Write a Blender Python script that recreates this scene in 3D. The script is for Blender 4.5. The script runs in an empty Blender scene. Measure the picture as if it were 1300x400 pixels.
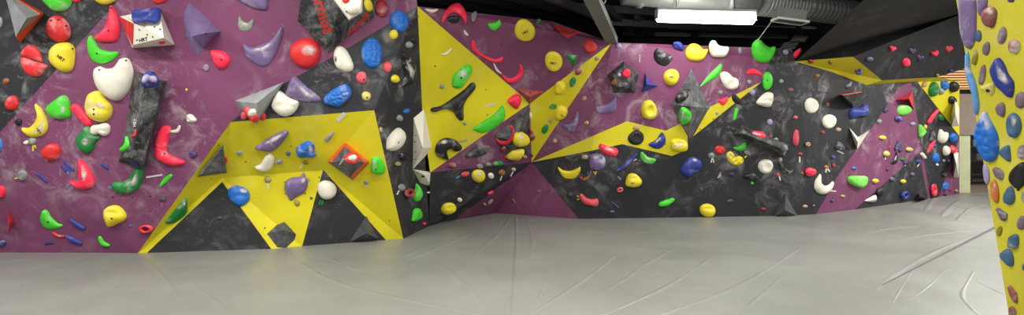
import bpy, bmesh, math, random
from mathutils import Vector, Matrix
from mathutils.bvhtree import BVHTree
from mathutils.geometry import delaunay_2d_cdt

random.seed(7)
S = bpy.context.scene
COL = S.collection
W, HGT, F, HOR, CH = 1300, 400, 650.0, 170.0, 1.65   # frame, focal length (px), horizon row, eye height above the mat
CAM = Vector((0, 0, CH))

def ray(px, py):
    return Vector(((px - W/2)/F, 1.0, (HOR - py)/F))
def P3(px, py, Y):
    return CAM + ray(px, py)*Y
def ground(px, py):
    return P3(px, py, CH*F/(py - HOR))
def to_px(p):
    d = p - CAM
    return (W/2 + F*d.x/d.y, HOR - F*d.z/d.y)

# ------------------------------------------------------------------ materials
def lin(c):
    return tuple(((v/255)/12.92 if v/255 <= 0.04045 else ((v/255 + .055)/1.055)**2.4) for v in c) + (1,)
MATS = {}
def nn(nt, t, **kw):
    n = nt.nodes.new(t)
    for k, v in kw.items():
        if k in n.inputs.keys() if hasattr(n.inputs, 'keys') else False:
            n.inputs[k].default_value = v
        else:
            setattr(n, k, v)
    return n
def base_mat(name, rough=.6, spec=.4):
    m = bpy.data.materials.new(name); m.use_nodes = True
    nt = m.node_tree; b = nt.nodes['Principled BSDF']
    b.inputs['Roughness'].default_value = rough
    b.inputs['Specular IOR Level'].default_value = spec
    return m, nt, b
def noise(nt, vec, scale, detail=4, rough=.6, dist=0.0):
    n = nt.nodes.new('ShaderNodeTexNoise')
    n.inputs['Scale'].default_value = scale; n.inputs['Detail'].default_value = detail
    n.inputs['Roughness'].default_value = rough; n.inputs['Distortion'].default_value = dist
    nt.links.new(vec, n.inputs['Vector']); return n.outputs['Fac']
def ramp(nt, fac, lo, hi, a=0.0, b=1.0):
    r = nt.nodes.new('ShaderNodeMapRange'); r.interpolation_type = 'SMOOTHSTEP'
    r.inputs['From Min'].default_value = lo; r.inputs['From Max'].default_value = hi
    r.inputs['To Min'].default_value = a; r.inputs['To Max'].default_value = b
    nt.links.new(fac, r.inputs['Value']); return r.outputs['Result']
def mix(nt, fac, a, b, typ='MIX'):
    m = nt.nodes.new('ShaderNodeMix'); m.data_type = 'RGBA'; m.blend_type = typ
    if hasattr(fac, 'is_linked'): nt.links.new(fac, m.inputs[0])
    else: m.inputs[0].default_value = fac
    for v, i in ((a, 6), (b, 7)):
        if hasattr(v, 'is_linked'): nt.links.new(v, m.inputs[i])
        else: m.inputs[i].default_value = v
    return m.outputs[2]
def math_(nt, op, a, b=None):
    m = nt.nodes.new('ShaderNodeMath'); m.operation = op
    for v, i in ((a, 0), (b, 1)):
        if v is None: continue
        if hasattr(v, 'is_linked'): nt.links.new(v, m.inputs[i])
        else: m.inputs[i].default_value = v
    return m.outputs[0]

def wall_mat(name, rgb, chalk=.35, holes=True):
    if name in MATS: return MATS[name]
    m, nt, b = base_mat(name, .62, .3)
    tc = nt.nodes.new('ShaderNodeTexCoord').outputs['Object']
    col = lin(rgb)
    n1 = noise(nt, tc, .8, 3, .5)
    dark = tuple(v*.78 for v in col[:3]) + (1,)
    c = mix(nt, ramp(nt, n1, .35, .65), dark, col)
    # chalk smears: blotches and thin hand strokes
    s1 = noise(nt, tc, 2.4, 6, .68, 1.2); s2 = noise(nt, tc, 1.1, 2, .5)
    sm = math_(nt, 'MULTIPLY', ramp(nt, s1, .46, .74), ramp(nt, s2, .38, .62))
    s3 = noise(nt, tc, 5.5, 3, .5, 4.0)
    st = math_(nt, 'MULTIPLY', ramp(nt, s3, .62, .70), ramp(nt, s2, .46, .6, 0, .45))
    xyz = nt.nodes.new('ShaderNodeSeparateXYZ'); nt.links.new(tc, xyz.inputs[0])      # hands reach the middle of the wall most
    sm = math_(nt, 'MULTIPLY', math_(nt, 'MULTIPLY', math_(nt, 'MAXIMUM', sm, st), chalk), ramp(nt, xyz.outputs[2], .2, 1.5, .25, 1))
    c = mix(nt, sm, c, lin((215, 210, 212)))
    if holes:
        v = nt.nodes.new('ShaderNodeTexVoronoi'); v.inputs['Scale'].default_value = 4.2
        v.inputs['Randomness'].default_value = .35
        nt.links.new(tc, v.inputs['Vector'])
        h = ramp(nt, v.outputs['Distance'], .055, .075, .8, 0)
        c = mix(nt, h, c, lin((24, 22, 20)))
    nt.links.new(c, b.inputs['Base Color'])
    bp = nt.nodes.new('ShaderNodeBump'); bp.inputs['Strength'].default_value = .15; bp.inputs['Distance'].default_value = .01
    nt.links.new(noise(nt, tc, 60, 2, .5), bp.inputs['Height']); nt.links.new(bp.outputs[0], b.inputs['Normal'])
    MATS[name] = m; return m

def hold_mat(name, rgb, chalk=.35, rough=.5, cover=.5):
    key = '%s_%d_%d' % (name, int(chalk*100), int(cover*100))
    if key in MATS: return MATS[key]
    m, nt, b = base_mat(key, rough, .45)
    tcn = nt.nodes.new('ShaderNodeTexCoord'); oi = nt.nodes.new('ShaderNodeObjectInfo')
    add = nt.nodes.new('ShaderNodeVectorMath'); add.operation = 'ADD'
    sc = nt.nodes.new('ShaderNodeVectorMath'); sc.operation = 'SCALE'; sc.inputs['Scale'].default_value = 40
    nt.links.new(oi.outputs['Random'], sc.inputs[0]); nt.links.new(tcn.outputs['Object'], add.inputs[0]); nt.links.new(sc.outputs[0], add.inputs[1])
    v = add.outputs[0]; col = lin(rgb)
    s1 = noise(nt, v, 5, 5, .62, .6)
    f = math_(nt, 'MULTIPLY', ramp(nt, s1, cover, cover + .22), chalk)
    d = noise(nt, v, 9, 3, .5)
    c = mix(nt, ramp(nt, d, .3, .7), tuple(x*.88 for x in col[:3]) + (1,), col)
    c = mix(nt, f, c, lin((225, 218, 214)))
    nt.links.new(c, b.inputs['Base Color'])
    bp = nt.nodes.new('ShaderNodeBump'); bp.inputs['Strength'].default_value = .12; bp.inputs['Distance'].default_value = .01
    nt.links.new(noise(nt, v, 45, 3, .6), bp.inputs['Height']); nt.links.new(bp.outputs[0], b.inputs['Normal'])
    MATS[key] = m; return m

def plain_mat(name, rgb, rough=.6, metal=0, var=.12, scale=4, emit=0):
    if name in MATS: return MATS[name]
    m, nt, b = base_mat(name, rough, .4)
    b.inputs['Metallic'].default_value = metal
    tc = nt.nodes.new('ShaderNodeTexCoord').outputs['Object']; col = lin(rgb)
    c = mix(nt, ramp(nt, noise(nt, tc, scale, 4), .3, .7), tuple(x*(1 - var) for x in col[:3]) + (1,), col)
    nt.links.new(c, b.inputs['Base Color'])
    if emit:
        b.inputs['Emission Color'].default_value = col; b.inputs['Emission Strength'].default_value = emit
    MATS[name] = m; return m

HC = dict(rd=(220, 44, 46), pk=(250, 44, 78), sa=(214, 74, 88), dr=(150, 36, 44), gn=(72, 208, 44), dg=(16, 128, 52), lg=(120, 220, 80),
          yl=(236, 214, 44), py=(214, 200, 110), ol=(140, 128, 40), bl=(26, 106, 194), lb=(96, 150, 205), nv=(38, 54, 136), sb=(66, 98, 130),
          wh=(232, 226, 208), gy=(140, 142, 144), dk=(62, 64, 68), bk=(26, 27, 30), pu=(118, 98, 142), dp=(72, 50, 100), la=(160, 148, 186),
          br=(150, 92, 52), tn=(184, 150, 110), og=(196, 112, 44), gp=(116, 98, 112), rg=(136, 76, 74), gg=(138, 146, 128), sl=(66, 74, 104))

# ------------------------------------------------------------------ objects
def tag(o, label=None, cat=None, group=None, kind=None):
    if label: o['label'] = label
    if cat: o['category'] = cat
    if group: o['group'] = group
    if kind: o['kind'] = kind
    return o
def link_mesh(name, verts, faces, mat, parent=None, origin=None, smooth=False, mats=None, mids=None):
    org = origin if origin is not None else Vector((0, 0, 0))
    me = bpy.data.meshes.new(name)
    me.from_pydata([tuple(v - org) for v in verts], [], faces)
    for mm in (mats or [mat]): me.materials.append(mm)
    if mids:
        for p, i in zip(me.polygons, mids): p.material_index = i
    bm = bmesh.new(); bm.from_mesh(me); bmesh.ops.recalc_face_normals(bm, faces=bm.faces); bm.to_mesh(me); bm.free()
    if smooth:
        for p in me.polygons: p.use_smooth = True
    me.update()
    o = bpy.data.objects.new(name, me); COL.objects.link(o)
    if parent is not None:
        o.parent = parent
    else:
        o.location = org
    return o
class MB:
    """collects boxes and tubes into one mesh"""
    def __init__(s): s.v = []; s.f = []
    def add(s, vs, fs):
        k = len(s.v); s.v += [Vector(v) for v in vs]; s.f += [tuple(i + k for i in f) for f in fs]; return s
    def box(s, x0, y0, z0, x1, y1, z1):
        vs = [(x, y, z) for z in (z0, z1) for y in (y0, y1) for x in (x0, x1)]
        return s.add(vs, [(0, 1, 3, 2), (4, 6, 7, 5), (0, 4, 5, 1), (2, 3, 7, 6), (0, 2, 6, 4), (1, 5, 7, 3)])
    def bar(s, a, b, w, h, up=Vector((0, 0, 1))):
        a, b = Vector(a), Vector(b); d = (b - a).normalized(); r = d.cross(up).normalized(); u = r.cross(d)
        vs = [p + r*i*w/2 + u*j*h/2 for p in (a, b) for i, j in ((-1, -1), (1, -1), (1, 1), (-1, 1))]
        return s.add(vs, [(0, 1, 2, 3), (7, 6, 5, 4), (0, 4, 5, 1), (1, 5, 6, 2), (2, 6, 7, 3), (3, 7, 4, 0)])
    def tube(s, pts, rad, n=16, ribs=0, amp=0):
        pts = [Vector(p) for p in pts]
        if ribs:
            q = []
            for i in range(ribs*4 + 1):
                t = i/(ribs*4)*(len(pts) - 1); k = min(int(t), len(pts) - 2); q.append(pts[k].lerp(pts[k + 1], t - k))
            pts = q
        vs = []
        for i, p in enumerate(pts):
            d = (pts[min(i + 1, len(pts) - 1)] - pts[max(i - 1, 0)]).normalized()
            r = d.cross(Vector((0, 0, 1)));  r = r.normalized() if r.length > 1e-4 else Vector((1, 0, 0)); u = r.cross(d)
            rr = rad + (amp if ribs and i % 4 == 0 else 0)
            vs += [p + (r*math.cos(a) + u*math.sin(a))*rr for a in (2*math.pi*k/n for k in range(n))]
        fs = [(i*n + k, i*n + (k + 1) % n, (i + 1)*n + (k + 1) % n, (i + 1)*n + k) for i in range(len(pts) - 1) for k in range(n)]
        fs += [tuple(range(n)), tuple(range((len(pts) - 1)*n, len(pts)*n))]
        return s.add(vs, fs)
    def build(s, name, mat, parent=None, smooth=False, origin=None):
        if parent is not None and origin is None: origin = parent.location.copy()
        if origin is None: origin = sum(s.v, Vector())/len(s.v)
        return link_mesh(name, s.v, s.f, mat, parent, origin, smooth)
# ------------------------------------------------------------------ the climbing walls (facets: picture corner + distance)
PURPLE = wall_mat('wall_paint_purple', (124, 66, 100), .42)
BLACK = wall_mat('wall_paint_black', (47, 47, 50), .4, False)
YELLOW = wall_mat('wall_paint_yellow', (222, 208, 30), .12)
DARK = wall_mat('wall_paint_charcoal', (27, 27, 29), .06, False)
WALL_V, WALL_F = [], []

def inside(p, poly):
    x, y = p; c = False; n = len(poly)
    for i in range(n):
        x1, y1 = poly[i]; x2, y2 = poly[i - 1]
        if (y1 > y) != (y2 > y) and x < (x2 - x1)*(y - y1)/(y2 - y1) + x1: c = not c
    return c
def wall(name, facets, label):
    """facets: (list of (px,py,Y) corners, base paint, [(paint, outline of a painted region), ...])"""
    mats, V, Fc, ids = [], [], [], []
    for pts, base, paints in facets:
        bm = bmesh.new()
        vs = [bm.verts.new(P3(*p)) for p in pts]
        for i in range(1, len(vs) - 1): bm.faces.new((vs[0], vs[i], vs[i + 1]))
        for _, poly in paints:
            for i in range(len(poly)):
                nrm = ray(*poly[i]).cross(ray(*poly[i - 1]))
                bmesh.ops.bisect_plane(bm, geom=bm.verts[:] + bm.edges[:] + bm.faces[:], plane_co=CAM, plane_no=nrm.normalized(), dist=1e-6)
        bm.verts.index_update()
        k = len(V); V += [v.co.copy() for v in bm.verts]
        for f in bm.faces:
            c = to_px(f.calc_center_median()); mt = base
            for pm, poly in paints:
                if inside(c, poly): mt = pm
            if mt not in mats: mats.append(mt)
            Fc.append(tuple(v.index + k for v in f.verts)); ids.append(mats.index(mt))
        bm.free()
    k = len(WALL_V); WALL_V.extend(V); WALL_F.extend(tuple(i + k for i in f) for f in Fc)
    # face every facet towards the room
    Fo = []
    for f in Fc:
        a, b, c = V[f[0]], V[f[1]], V[f[2]]
        Fo.append(f if (b - a).cross(c - a).dot(CAM - a) > 0 else tuple(reversed(f)))
    me = bpy.data.meshes.new(name); me.from_pydata([tuple(v) for v in V], [], Fo)
    for m in mats: me.materials.append(m)
    for p, i in zip(me.polygons, ids): p.material_index = i
    o = bpy.data.objects.new(name, me); COL.objects.link(o)
    return tag(o, label, 'wall', None, 'structure')

def fA(r): return 6.873/(1 + .0002394*(170 - r))
def gy(r): return CH*F/(r - HOR)
T0, T1, T2 = (-90, -70, fA(-70)), (300, -70, fA(-70)), (520, -70, 6.9)
k0, k1, k2, a1 = (-90, 205, fA(205) - .08), (38, 210, fA(210) - .08), (128, 321, gy(321)), (-90, 320.5, gy(320.5))
m1, m2, r0 = (293, 155, fA(155)), (475, 140, 7.0), (530, 8, 7.35)
g1 = (175, 321.5, gy(321.5)); y1, y2 = (410, 216, 7.45), (282, 226, 7.3)
g2, g3, g4 = (345, 316, gy(316)), (383, 312.5, gy(312.5)), (512, 303, gy(303))
r1, r2, r3 = (536, 139, 8.0), (546, 219, 8.6), (545, 287, gy(287))
TL = (BLACK, [(-100, -100), (240, -100), (0, 168), (-100, 280)])
CB = (BLACK, [(290, 157), (345, 115), (440, 62), (531, 7.5), (560, 60), (480, 145)])
wall('wall_left', [
    ([T0, k0, k1, m1, T1], PURPLE, [TL, CB]),
    ([T1, m1, m2, r0, T2], PURPLE, [TL, CB]),
    ([k1, m1, g1, k2], PURPLE, []),
    ([k0, a1, k2, k1], PURPLE, []),
    ([m1, m2, y1, y2], YELLOW, []),
    ([m1, y2, g1], YELLOW, [(BLACK, [(282, 231), (345, 317), (185, 322.5)])]),
    ([y2, y1, g3, g2], YELLOW, [(BLACK, [(282, 231), (345, 317), (185, 322.5)])]),
    ([y2, g2, g1], YELLOW, [(BLACK, [(282, 231), (345, 317), (185, 322.5)])]),
    ([m2, g4, y1], YELLOW, [(BLACK, [(410, 215), (491, 306), (383, 315)])]),
    ([y1, g4, g3], YELLOW, [(BLACK, [(410, 215), (491, 306), (383, 315)])]),
    ([m2, r0, r1, r3, g4], BLACK, []),
], 'purple, black and yellow climbing wall facets beside the mat')
cA, cB, cC = (673, 131, 9.4), (675, 206, 10.1), (630, 270.5, gy(270.5))
e0, e1 = (777, 54, 9.3), (700, 27, 8.9)
g5, g6 = (560, 282, gy(282)), (735, 278, gy(278))
DP = [(BLACK, [(673, 207), (632, 275), (575, 281), (500, 320), (500, 220), (546, 219.5)]), (PURPLE, [(674, 207), (632, 275), (572, 283)])]
wall('wall_middle', [
    ([r0, r1, r2, cA], YELLOW, []),
    ([r0, cA, e0, e1], PURPLE, []),
    ([cB, r2, cA], PURPLE, []),
    ([cB, cC, g5, r3, r2], BLACK, [(PURPLE, [(674, 207), (632, 275), (572, 283)])]),
    ([e0, cA, cB], YELLOW, []),
    ([cB, cC, g6], PURPLE, []),
], 'deep corner of the climbing wall with the big yellow triangle')
q0, q1, g7 = (1005, 62, 9.75), (1010, 78, 9.9), (1000, 274, gy(274))
PE = (PURPLE, [(675, 206), (776, 50), (990, 50), (985, 60), (966, 105), (901, 136), (876, 176), (864, 157), (845, 166), (796, 154)])
YE = (YELLOW, [(675, 206), (796, 154), (845, 166), (864, 157), (873, 173), (873, 190), (853, 198), (790, 183), (757, 190)])
YB = (YELLOW, [(880, 173), (901, 136), (967, 104), (909, 150)])
wall('wall_right', [
    ([e0, cB, g6, g7, q1, q0], BLACK, [PE, YE, YB]),
], 'long straight climbing wall, purple over black with yellow bands')
s1, s2, s3 = (1058, 85, 10.4), (1100, 108, 11.0), (1157, 104, 12.2)
g8, g9, g10, g11 = (1035, 272, gy(272)), (1085, 266, gy(266)), (1181, 252, gy(252)), (1218, 246, gy(246))
def on_plane(px, py, a, b, c):
    a, b, c = P3(*a), P3(*b), P3(*c); n = (b - a).cross(c - a); return (px, py, (a - CAM).dot(n)/ray(px, py).dot(n))
F2 = ((1083, 72, 9.9), (1218, 103, 13.2), (1228, 15, 11.6))
u1, u2, u3, u4 = F2[0], on_plane(1120, 102, *F2), on_plane(1190, 98, *F2), F2[1]
PB = (PURPLE, [(1035, 274), (1066, 220), (1110, 158), (1140, 112), (1157, 103), (1164, 103), (1168, 193), (1083, 268)])
wall('wall_far', [
    ([q1, g7, g8, s1], BLACK, []),
    ([s1, g8, g9, s2], BLACK, [PB]),
    ([s2, g9, g10, s3], BLACK, [PB, (PURPLE, [(1165, 185), (1172, 185), (1184, 254), (1178, 254)])]),
    ([s3, g10, g11, u4], BLACK, [(PURPLE, [(1218.5, 172), (1191, 252), (1219, 252)]), (YELLOW, [(1165, 104), (1190, 90), (1219, 90), (1219, 174)])]),
    ([s3, u4, u3], YELLOW, []),
    ([q1, s1, s2, u2, u1], YELLOW, []),
    ([s2, s3, u3, u2], YELLOW, []),
], 'receding end of the climbing wall with a purple diagonal band')
v1, v2, v3 = F2[2], (1228, -14, 8.5), (1112, -14, 7.3)
wall('wall_overhang', [
    ([u1, u2, u3, on_plane(1238, 83, *F2), v1], DARK, []),
    ([q1, u1, v1, v2, v3], DARK, []),
], 'dark overhanging upper wall dotted with small heart holds')

# free-standing yellow slab close to the camera
def slab():
    a, b = P3(1205.6, -50, 3.6), P3(1292.4, 468, 3.6)
    b.z = 0; dr = Vector((-.1, -1.1, 0)); c, d = b + dr, a + dr
    off = Vector((.45, .12, 0)); V = [a, b, c, d] + [p + off for p in (a, b, c, d)]
    Fs = [(0, 1, 2, 3), (7, 6, 5, 4), (0, 4, 5, 1), (1, 5, 6, 2), (2, 6, 7, 3), (3, 7, 4, 0)]
    o = link_mesh('wall_near', V, Fs, wall_mat('slab_paint_yellow', (214, 204, 52), .2))
    tag(o, 'bright yellow slab of climbing wall beside the mat', 'wall', None, 'structure')
    k = len(WALL_V); WALL_V.extend(V); WALL_F.append((k, k + 1, k + 2, k + 3))
slab()

# ------------------------------------------------------------------ mat floor with folds
def mat_material():
    m, nt, b = base_mat('mat_vinyl', .36, .5)
    tc = nt.nodes.new('ShaderNodeTexCoord').outputs['Object']
    c = mix(nt, ramp(nt, noise(nt, tc, .35, 4), .3, .7), lin((121, 122, 115)), lin((136, 136, 131)))
    c = mix(nt, ramp(nt, noise(nt, tc, 3, 6, .7, 1.5), .55, .8, 0, .3), c, lin((98, 98, 92)))
    nt.links.new(c, b.inputs['Base Color'])
    bp = nt.nodes.new('ShaderNodeBump'); bp.inputs['Strength'].default_value = .35; bp.inputs['Distance'].default_value = .03
    h = math_(nt, 'ADD', noise(nt, tc, 1.6, 3, .5, .6), math_(nt, 'MULTIPLY', noise(nt, tc, 6, 3, .5, 1.0), .22))
    nt.links.new(h, bp.inputs['Height']); nt.links.new(bp.outputs[0], b.inputs['Normal'])
    nt.links.new(ramp(nt, noise(nt, tc, 1.2, 4), .3, .7, .34, .5), b.inputs['Roughness'])
    return m
MATV = mat_material()
def fold(V, Fc, pix, w, h, n=9):
    pts = [ground(*p) for p in pix]
    q = []
    for i in range(len(pts) - 1):
        p0, p1, p2, p3 = pts[max(i - 1, 0)], pts[i], pts[i + 1], pts[min(i + 2, len(pts) - 1)]
        for s in range(8):
            t = s/8
            q.append(.5*((2*p1) + (p2 - p0)*t + (2*p0 - 5*p1 + 4*p2 - p3)*t*t + (3*p1 - p0 - 3*p2 + p3)*t**3))
    q.append(pts[-1]); k = len(V); N = len(q)
    for i, p in enumerate(q):
        d = q[min(i + 1, N - 1)] - q[max(i - 1, 0)]; d.z = 0; d.normalize(); r = Vector((d.y, -d.x, 0))
        tp = math.sin(math.pi*min(1, max(0, i/(N - 1))))**.5*(.8 + .2*math.sin(i*.9))
        for j in range(n):
            s = (j/(n - 1))*2 - 1
            z = (.5 + .5*math.cos(math.pi*s))*h*1.0*tp
            V.append(Vector((p.x, p.y, -.002 + z)) + r*s*w*1.3*(.4 + .6*tp))
    Fc += [(k + i*n + j, k + i*n + j + 1, k + (i + 1)*n + j + 1, k + (i + 1)*n + j) for i in range(N - 1) for j in range(n - 1)]
def floor():
    V, Fc = [], []
    nx, ny = 60, 36
    for j in range(ny + 1):
        for i in range(nx + 1):
            V.append(Vector((-12 + 30*i/nx, -4 + 18.25*j/ny, 0)))
    Fc += [(j*(nx + 1) + i, j*(nx + 1) + i + 1, (j + 1)*(nx + 1) + i + 1, (j + 1)*(nx + 1) + i) for j in range(ny) for i in range(nx)]
    folds = [([(180, 323), (205, 350), (235, 388)], .05, .012), ([(243, 360), (270, 380), (305, 405)], .04, .010),
             ([(365, 322), (420, 356), (520, 382), (640, 404)], .05, .014), ([(415, 326), (445, 340), (472, 346)], .05, .012),
             ([(530, 318), (570, 345), (600, 372), (625, 405)], .04, .012), ([(655, 274), (656, 320), (650, 405)], .045, .028),
             ([(668, 280), (676, 305), (672, 330)], .05, .016), ([(648, 276), (630, 300), (600, 325)], .05, .016), ([(628, 276), (590, 300), (530, 325), (470, 345)], .05, .012),
             ([(785, 322), (735, 360), (665, 404)], .04, .013), ([(910, 322), (850, 362), (755, 404)], .04, .013),
             ([(1020, 312), (940, 362), (825, 404)], .04, .015), ([(880, 300), (830, 330), (800, 345)], .05, .01), ([(1000, 345), (960, 380), (935, 404)], .03, .012),
             ([(1263, 289), (1190, 318), (1130, 352), (1110, 372)], .05, .01), ([(1140, 306), (1180, 298), (1250, 292)], .05, .010),
             ([(1238, 342), (1222, 372), (1232, 390), (1250, 406)], .026, .012), ([(1238, 356), (1262, 368), (1285, 378)], .024, .008),
             ([(1160, 342), (1140, 372), (1128, 396)], .02, .006), ([(1205, 338), (1180, 362), (1150, 384)], .02, .006),
             ([(1175, 268), (1185, 254), (1200, 249)], .08, .03), ([(1195, 275), (1215, 258), (1245, 249)], .09, .035), ([(1215, 281), (1232, 266), (1252, 260)], .08, .03),
             ([(1090, 300), (1120, 292), (1170, 287)], .05, .016), ([(30, 352), (20, 375), (0, 395)], .03, .01), ([(110, 345), (95, 370), (60, 396)], .03, .008),
             ([(700, 330), (690, 365), (670, 400)], .025, .008), ([(560, 300), (520, 322), (480, 338)], .05, .01), ([(840, 318), (800, 350), (740, 385)], .03, .008)]
    for a in folds: fold(V, Fc, *a)
    me = bpy.data.meshes.new('floor'); me.from_pydata([tuple(v) for v in V], [], Fc); me.materials.append(MATV)
    for p in me.polygons: p.use_smooth = True
    o = bpy.data.objects.new('floor', me); COL.objects.link(o)
    tag(o, 'wrinkled grey vinyl crash mat covering the floor', 'floor', None, 'structure')
    sm = MB(); a, b = ground(1264, 288.5), ground(1120, 362); a.z = b.z = .001
    r = (b - a).cross(Vector((0, 0, 1))).normalized(); up = Vector((0, 0, .003))
    q = [a - r*.026, a + r*.026, b + r*.004, b - r*.004]; q = q + [p + up for p in q]
    sm.add(q, [(3, 2, 1, 0), (4, 5, 6, 7), (0, 1, 5, 4), (1, 2, 6, 5), (2, 3, 7, 6), (3, 0, 4, 7)])
    tag(sm.build('trim_1', plain_mat('seam_vinyl', (92, 90, 88), .9)), 'dark seam flap across the grey mat', 'trim', None, 'structure')
    f2 = MB().box(8, 14.25, -.3, 24, 24, -.02).build('floor_far', plain_mat('floorboards_brown', (120, 104, 92), .5))
    tag(f2, 'brown floor of the back room beyond the mat', 'floor', None, 'structure')
floor()

# ------------------------------------------------------------------ ceiling and services
CEIL = plain_mat('ceiling_black', (26, 26, 28), .7)
STEEL = plain_mat('steel_black', (34, 34, 36), .5)
GSTEEL = plain_mat('steel_grey', (122, 124, 122), .55)
GALV = plain_mat('duct_galvanised', (176, 178, 174), .4, .25, .2, 2)
CZ = 4.75
tag(MB().box(-12, -4, CZ, 24, 24, CZ + .2).build('ceiling', CEIL), 'black painted ceiling', 'ceiling', None, 'structure')
tag(MB().box(-12, 14.6, 0, 11.4, 14.8, CZ).build('wall_rear', CEIL), 'dark wall above and behind the climbing panels', 'wall', None, 'structure')
tag(MB().box(8, 19, -.3, 24, 19.2, CZ).build('wall_end', plain_mat('back_room_dark', (46, 44, 42), .8)), 'dark end wall of the back room', 'wall', None, 'structure')
for i, (a, b) in enumerate([((520, -6, 8.5), (690, 24, 12)), ((590, -6, 8.2), (745, 26, 12.4)), ((640, -8, 8), (765, 30, 12.6)), ((690, -8, 7.6), (790, 36, 13)),
                            ((690, 6, 10), (1040, 30, 12.5)), ((770, 28, 11), (1040, 42, 12.5)), ((808, 20, 10.9), (830, 44, 13)), ((905, 22, 11), (880, 46, 13)), ((770, 10, 10), (815, 46, 13.2))]):
    o = MB().bar(P3(*a), P3(*b), .09, .14).build('ceiling_beam', STEEL); tag(o, 'black steel joist under the dark ceiling', 'beam', 'ceiling joists', 'structure')
o = MB().bar(P3(750, -6, 6.9), P3(777, 52, 9.35), .2, .12).build('ceiling_beam', GSTEEL)
tag(o, 'grey steel beam running to the corner of the wall', 'beam', None, 'structure')
# pale sheeting behind the joists over the right wall
for i, (y0, y1, x0, x1) in enumerate([(30, 35, 800, 1010), (40, 45, 790, 1000)]):
    m = MB().add([P3(x0, y0, 13.4), P3(x1, y0 + 3, 13.4), P3(x1, y1 + 4, 13.3), P3(x0, y1, 13.3), P3(x0, y0, 13.45), P3(x1, y0 + 3, 13.45), P3(x1, y1 + 4, 13.35), P3(x0, y1, 13.35)],
                 [(0, 1, 2, 3), (7, 6, 5, 4), (0, 4, 5, 1), (1, 5, 6, 2), (2, 6, 7, 3), (3, 7, 4, 0)])
    tag(m.build('ceiling_rail', plain_mat('rail_grey', (150, 150, 146), .4, .2)), ['upper', 'lower'][i] + ' grey rail under the black ceiling behind the long tube light', 'rail', None, 'structure')
d = MB().tube([P3(790, -7, 9.6), P3(880, -1, 9.7), P3(960, 2, 9.8)], .2, 20).build('air_duct', GALV, smooth=True)
tag(d, 'smooth galvanised round duct above the tube light', 'duct')
for x in (812, 855, 925):
    y = -5 + (x - 800)*.05
    MB().tube([P3(x - 3, y, 9.66), P3(x + 4, y + .3, 9.66)], .215, 20).build('joint_band', GALV, d, True)
d = MB().tube([P3(966, 2.6, 9.83), P3(1020, 8, 10.1), P3(1085, 18, 11)], .25, 18, 26, .018).build('flexible_duct', GALV, smooth=False)
tag(d, 'ribbed flexible duct running behind the black overhang', 'duct')
# tube light
a, b = P3(834, 19, 8.6), P3(957, 22, 8.6)
lt = MB().bar(a + Vector((0, .0, .085)), b + Vector((0, 0, .085)), .2, .04).build('tube_light', plain_mat('light_housing', (190, 190, 190), .4))
tag(lt, 'long white fluorescent tube light under the ceiling duct', 'light')
m = MB(); m.tube([a + Vector((.02, 0, -.02)), b + Vector((-.02, 0, -.02))], .1, 14)
m.build('diffuser', plain_mat('lamp_glow', (255, 255, 250), .3, 0, 0, 4, 15), lt)
for e in (a, b):
    m = MB(); m.bar(e + Vector((-.012, 0, .01)), e + Vector((.012, 0, .01)), .17, .16); m.build('end_cap', plain_mat('light_housing', (190, 190, 190), .4), lt)
for e in (a.lerp(b, .2), a.lerp(b, .8)):
    MB().tube([e + Vector((0, 0, .11)), Vector((e.x, e.y, CZ))], .008, 6).build('hanger', STEEL, lt)
# vent box
v = MB(); v.bar(P3(984, 17, 9.2), P3(1020, 22, 9.2), .2, .2); vo = v.build('vent_box', plain_mat('vent_grey', (128, 128, 124), .5))
tag(vo, 'grey rectangular vent box hanging below the flexible duct', 'vent')
fr = MB(); z = Vector((0, -.02, -.11)); A, B = P3(983, 17, 9.2) + z, P3(1021, 22, 9.2) + z
for s in (-.13, .13): fr.bar(A + Vector((0, s, 0)), B + Vector((0, s, 0)), .03, .035)
for e in (A, B): fr.bar(e + Vector((0, -.13, 0)), e + Vector((0, .13, 0)), .03, .035)
fr.build('frame', plain_mat('vent_frame', (205, 204, 198), .4), vo)
sl = MB()
for i in range(4): sl.bar(A + Vector((0, -.08 + .055*i, 0)), B + Vector((0, -.08 + .055*i, 0)), .012, .03)
sl.build('louvre', plain_mat('vent_louvre', (80, 80, 78), .5), vo)
c = MB().tube([P3(998, 10, 9.5), P3(985, 20, 9.4), P3(962, 51, 9.55)], .008, 6).build('ceiling_cable', plain_mat('cord_white', (190, 190, 185), .6))
tag(c, 'thin white cable from the vent box down to the wall top', 'cable')
c = MB().tube([P3(771, -6, 8), P3(768, 3, 8), P3(760, 11, 8), P3(754, 14, 7.9)], .012, 6).build('hanging_cable', plain_mat('cord_white', (190, 190, 185), .6))
tag(c, 'short white cable loop beside the grey steel beam', 'cable')
# slatted vent panels in the dark gap left of the overhang
for i, (x, y) in enumerate([(1030, 32), (1018, 46), (1005, 55)]):
    m = MB()
    for k in range(4): m.bar(P3(x - 10 - k*2, y + k*2.6, 13.4), P3(x + 10 - k*2, y - 2 + k*2.6, 13.4), .02, .035)
    tag(m.build('roof_louvre', plain_mat('louvre_pale', (215, 215, 210), .4)), ['uppermost', 'middle', 'lowest'][i] + ' pale slatted louvre in the dark gap beside the overhang', 'louvre', 'louvres beside the overhang')

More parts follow.
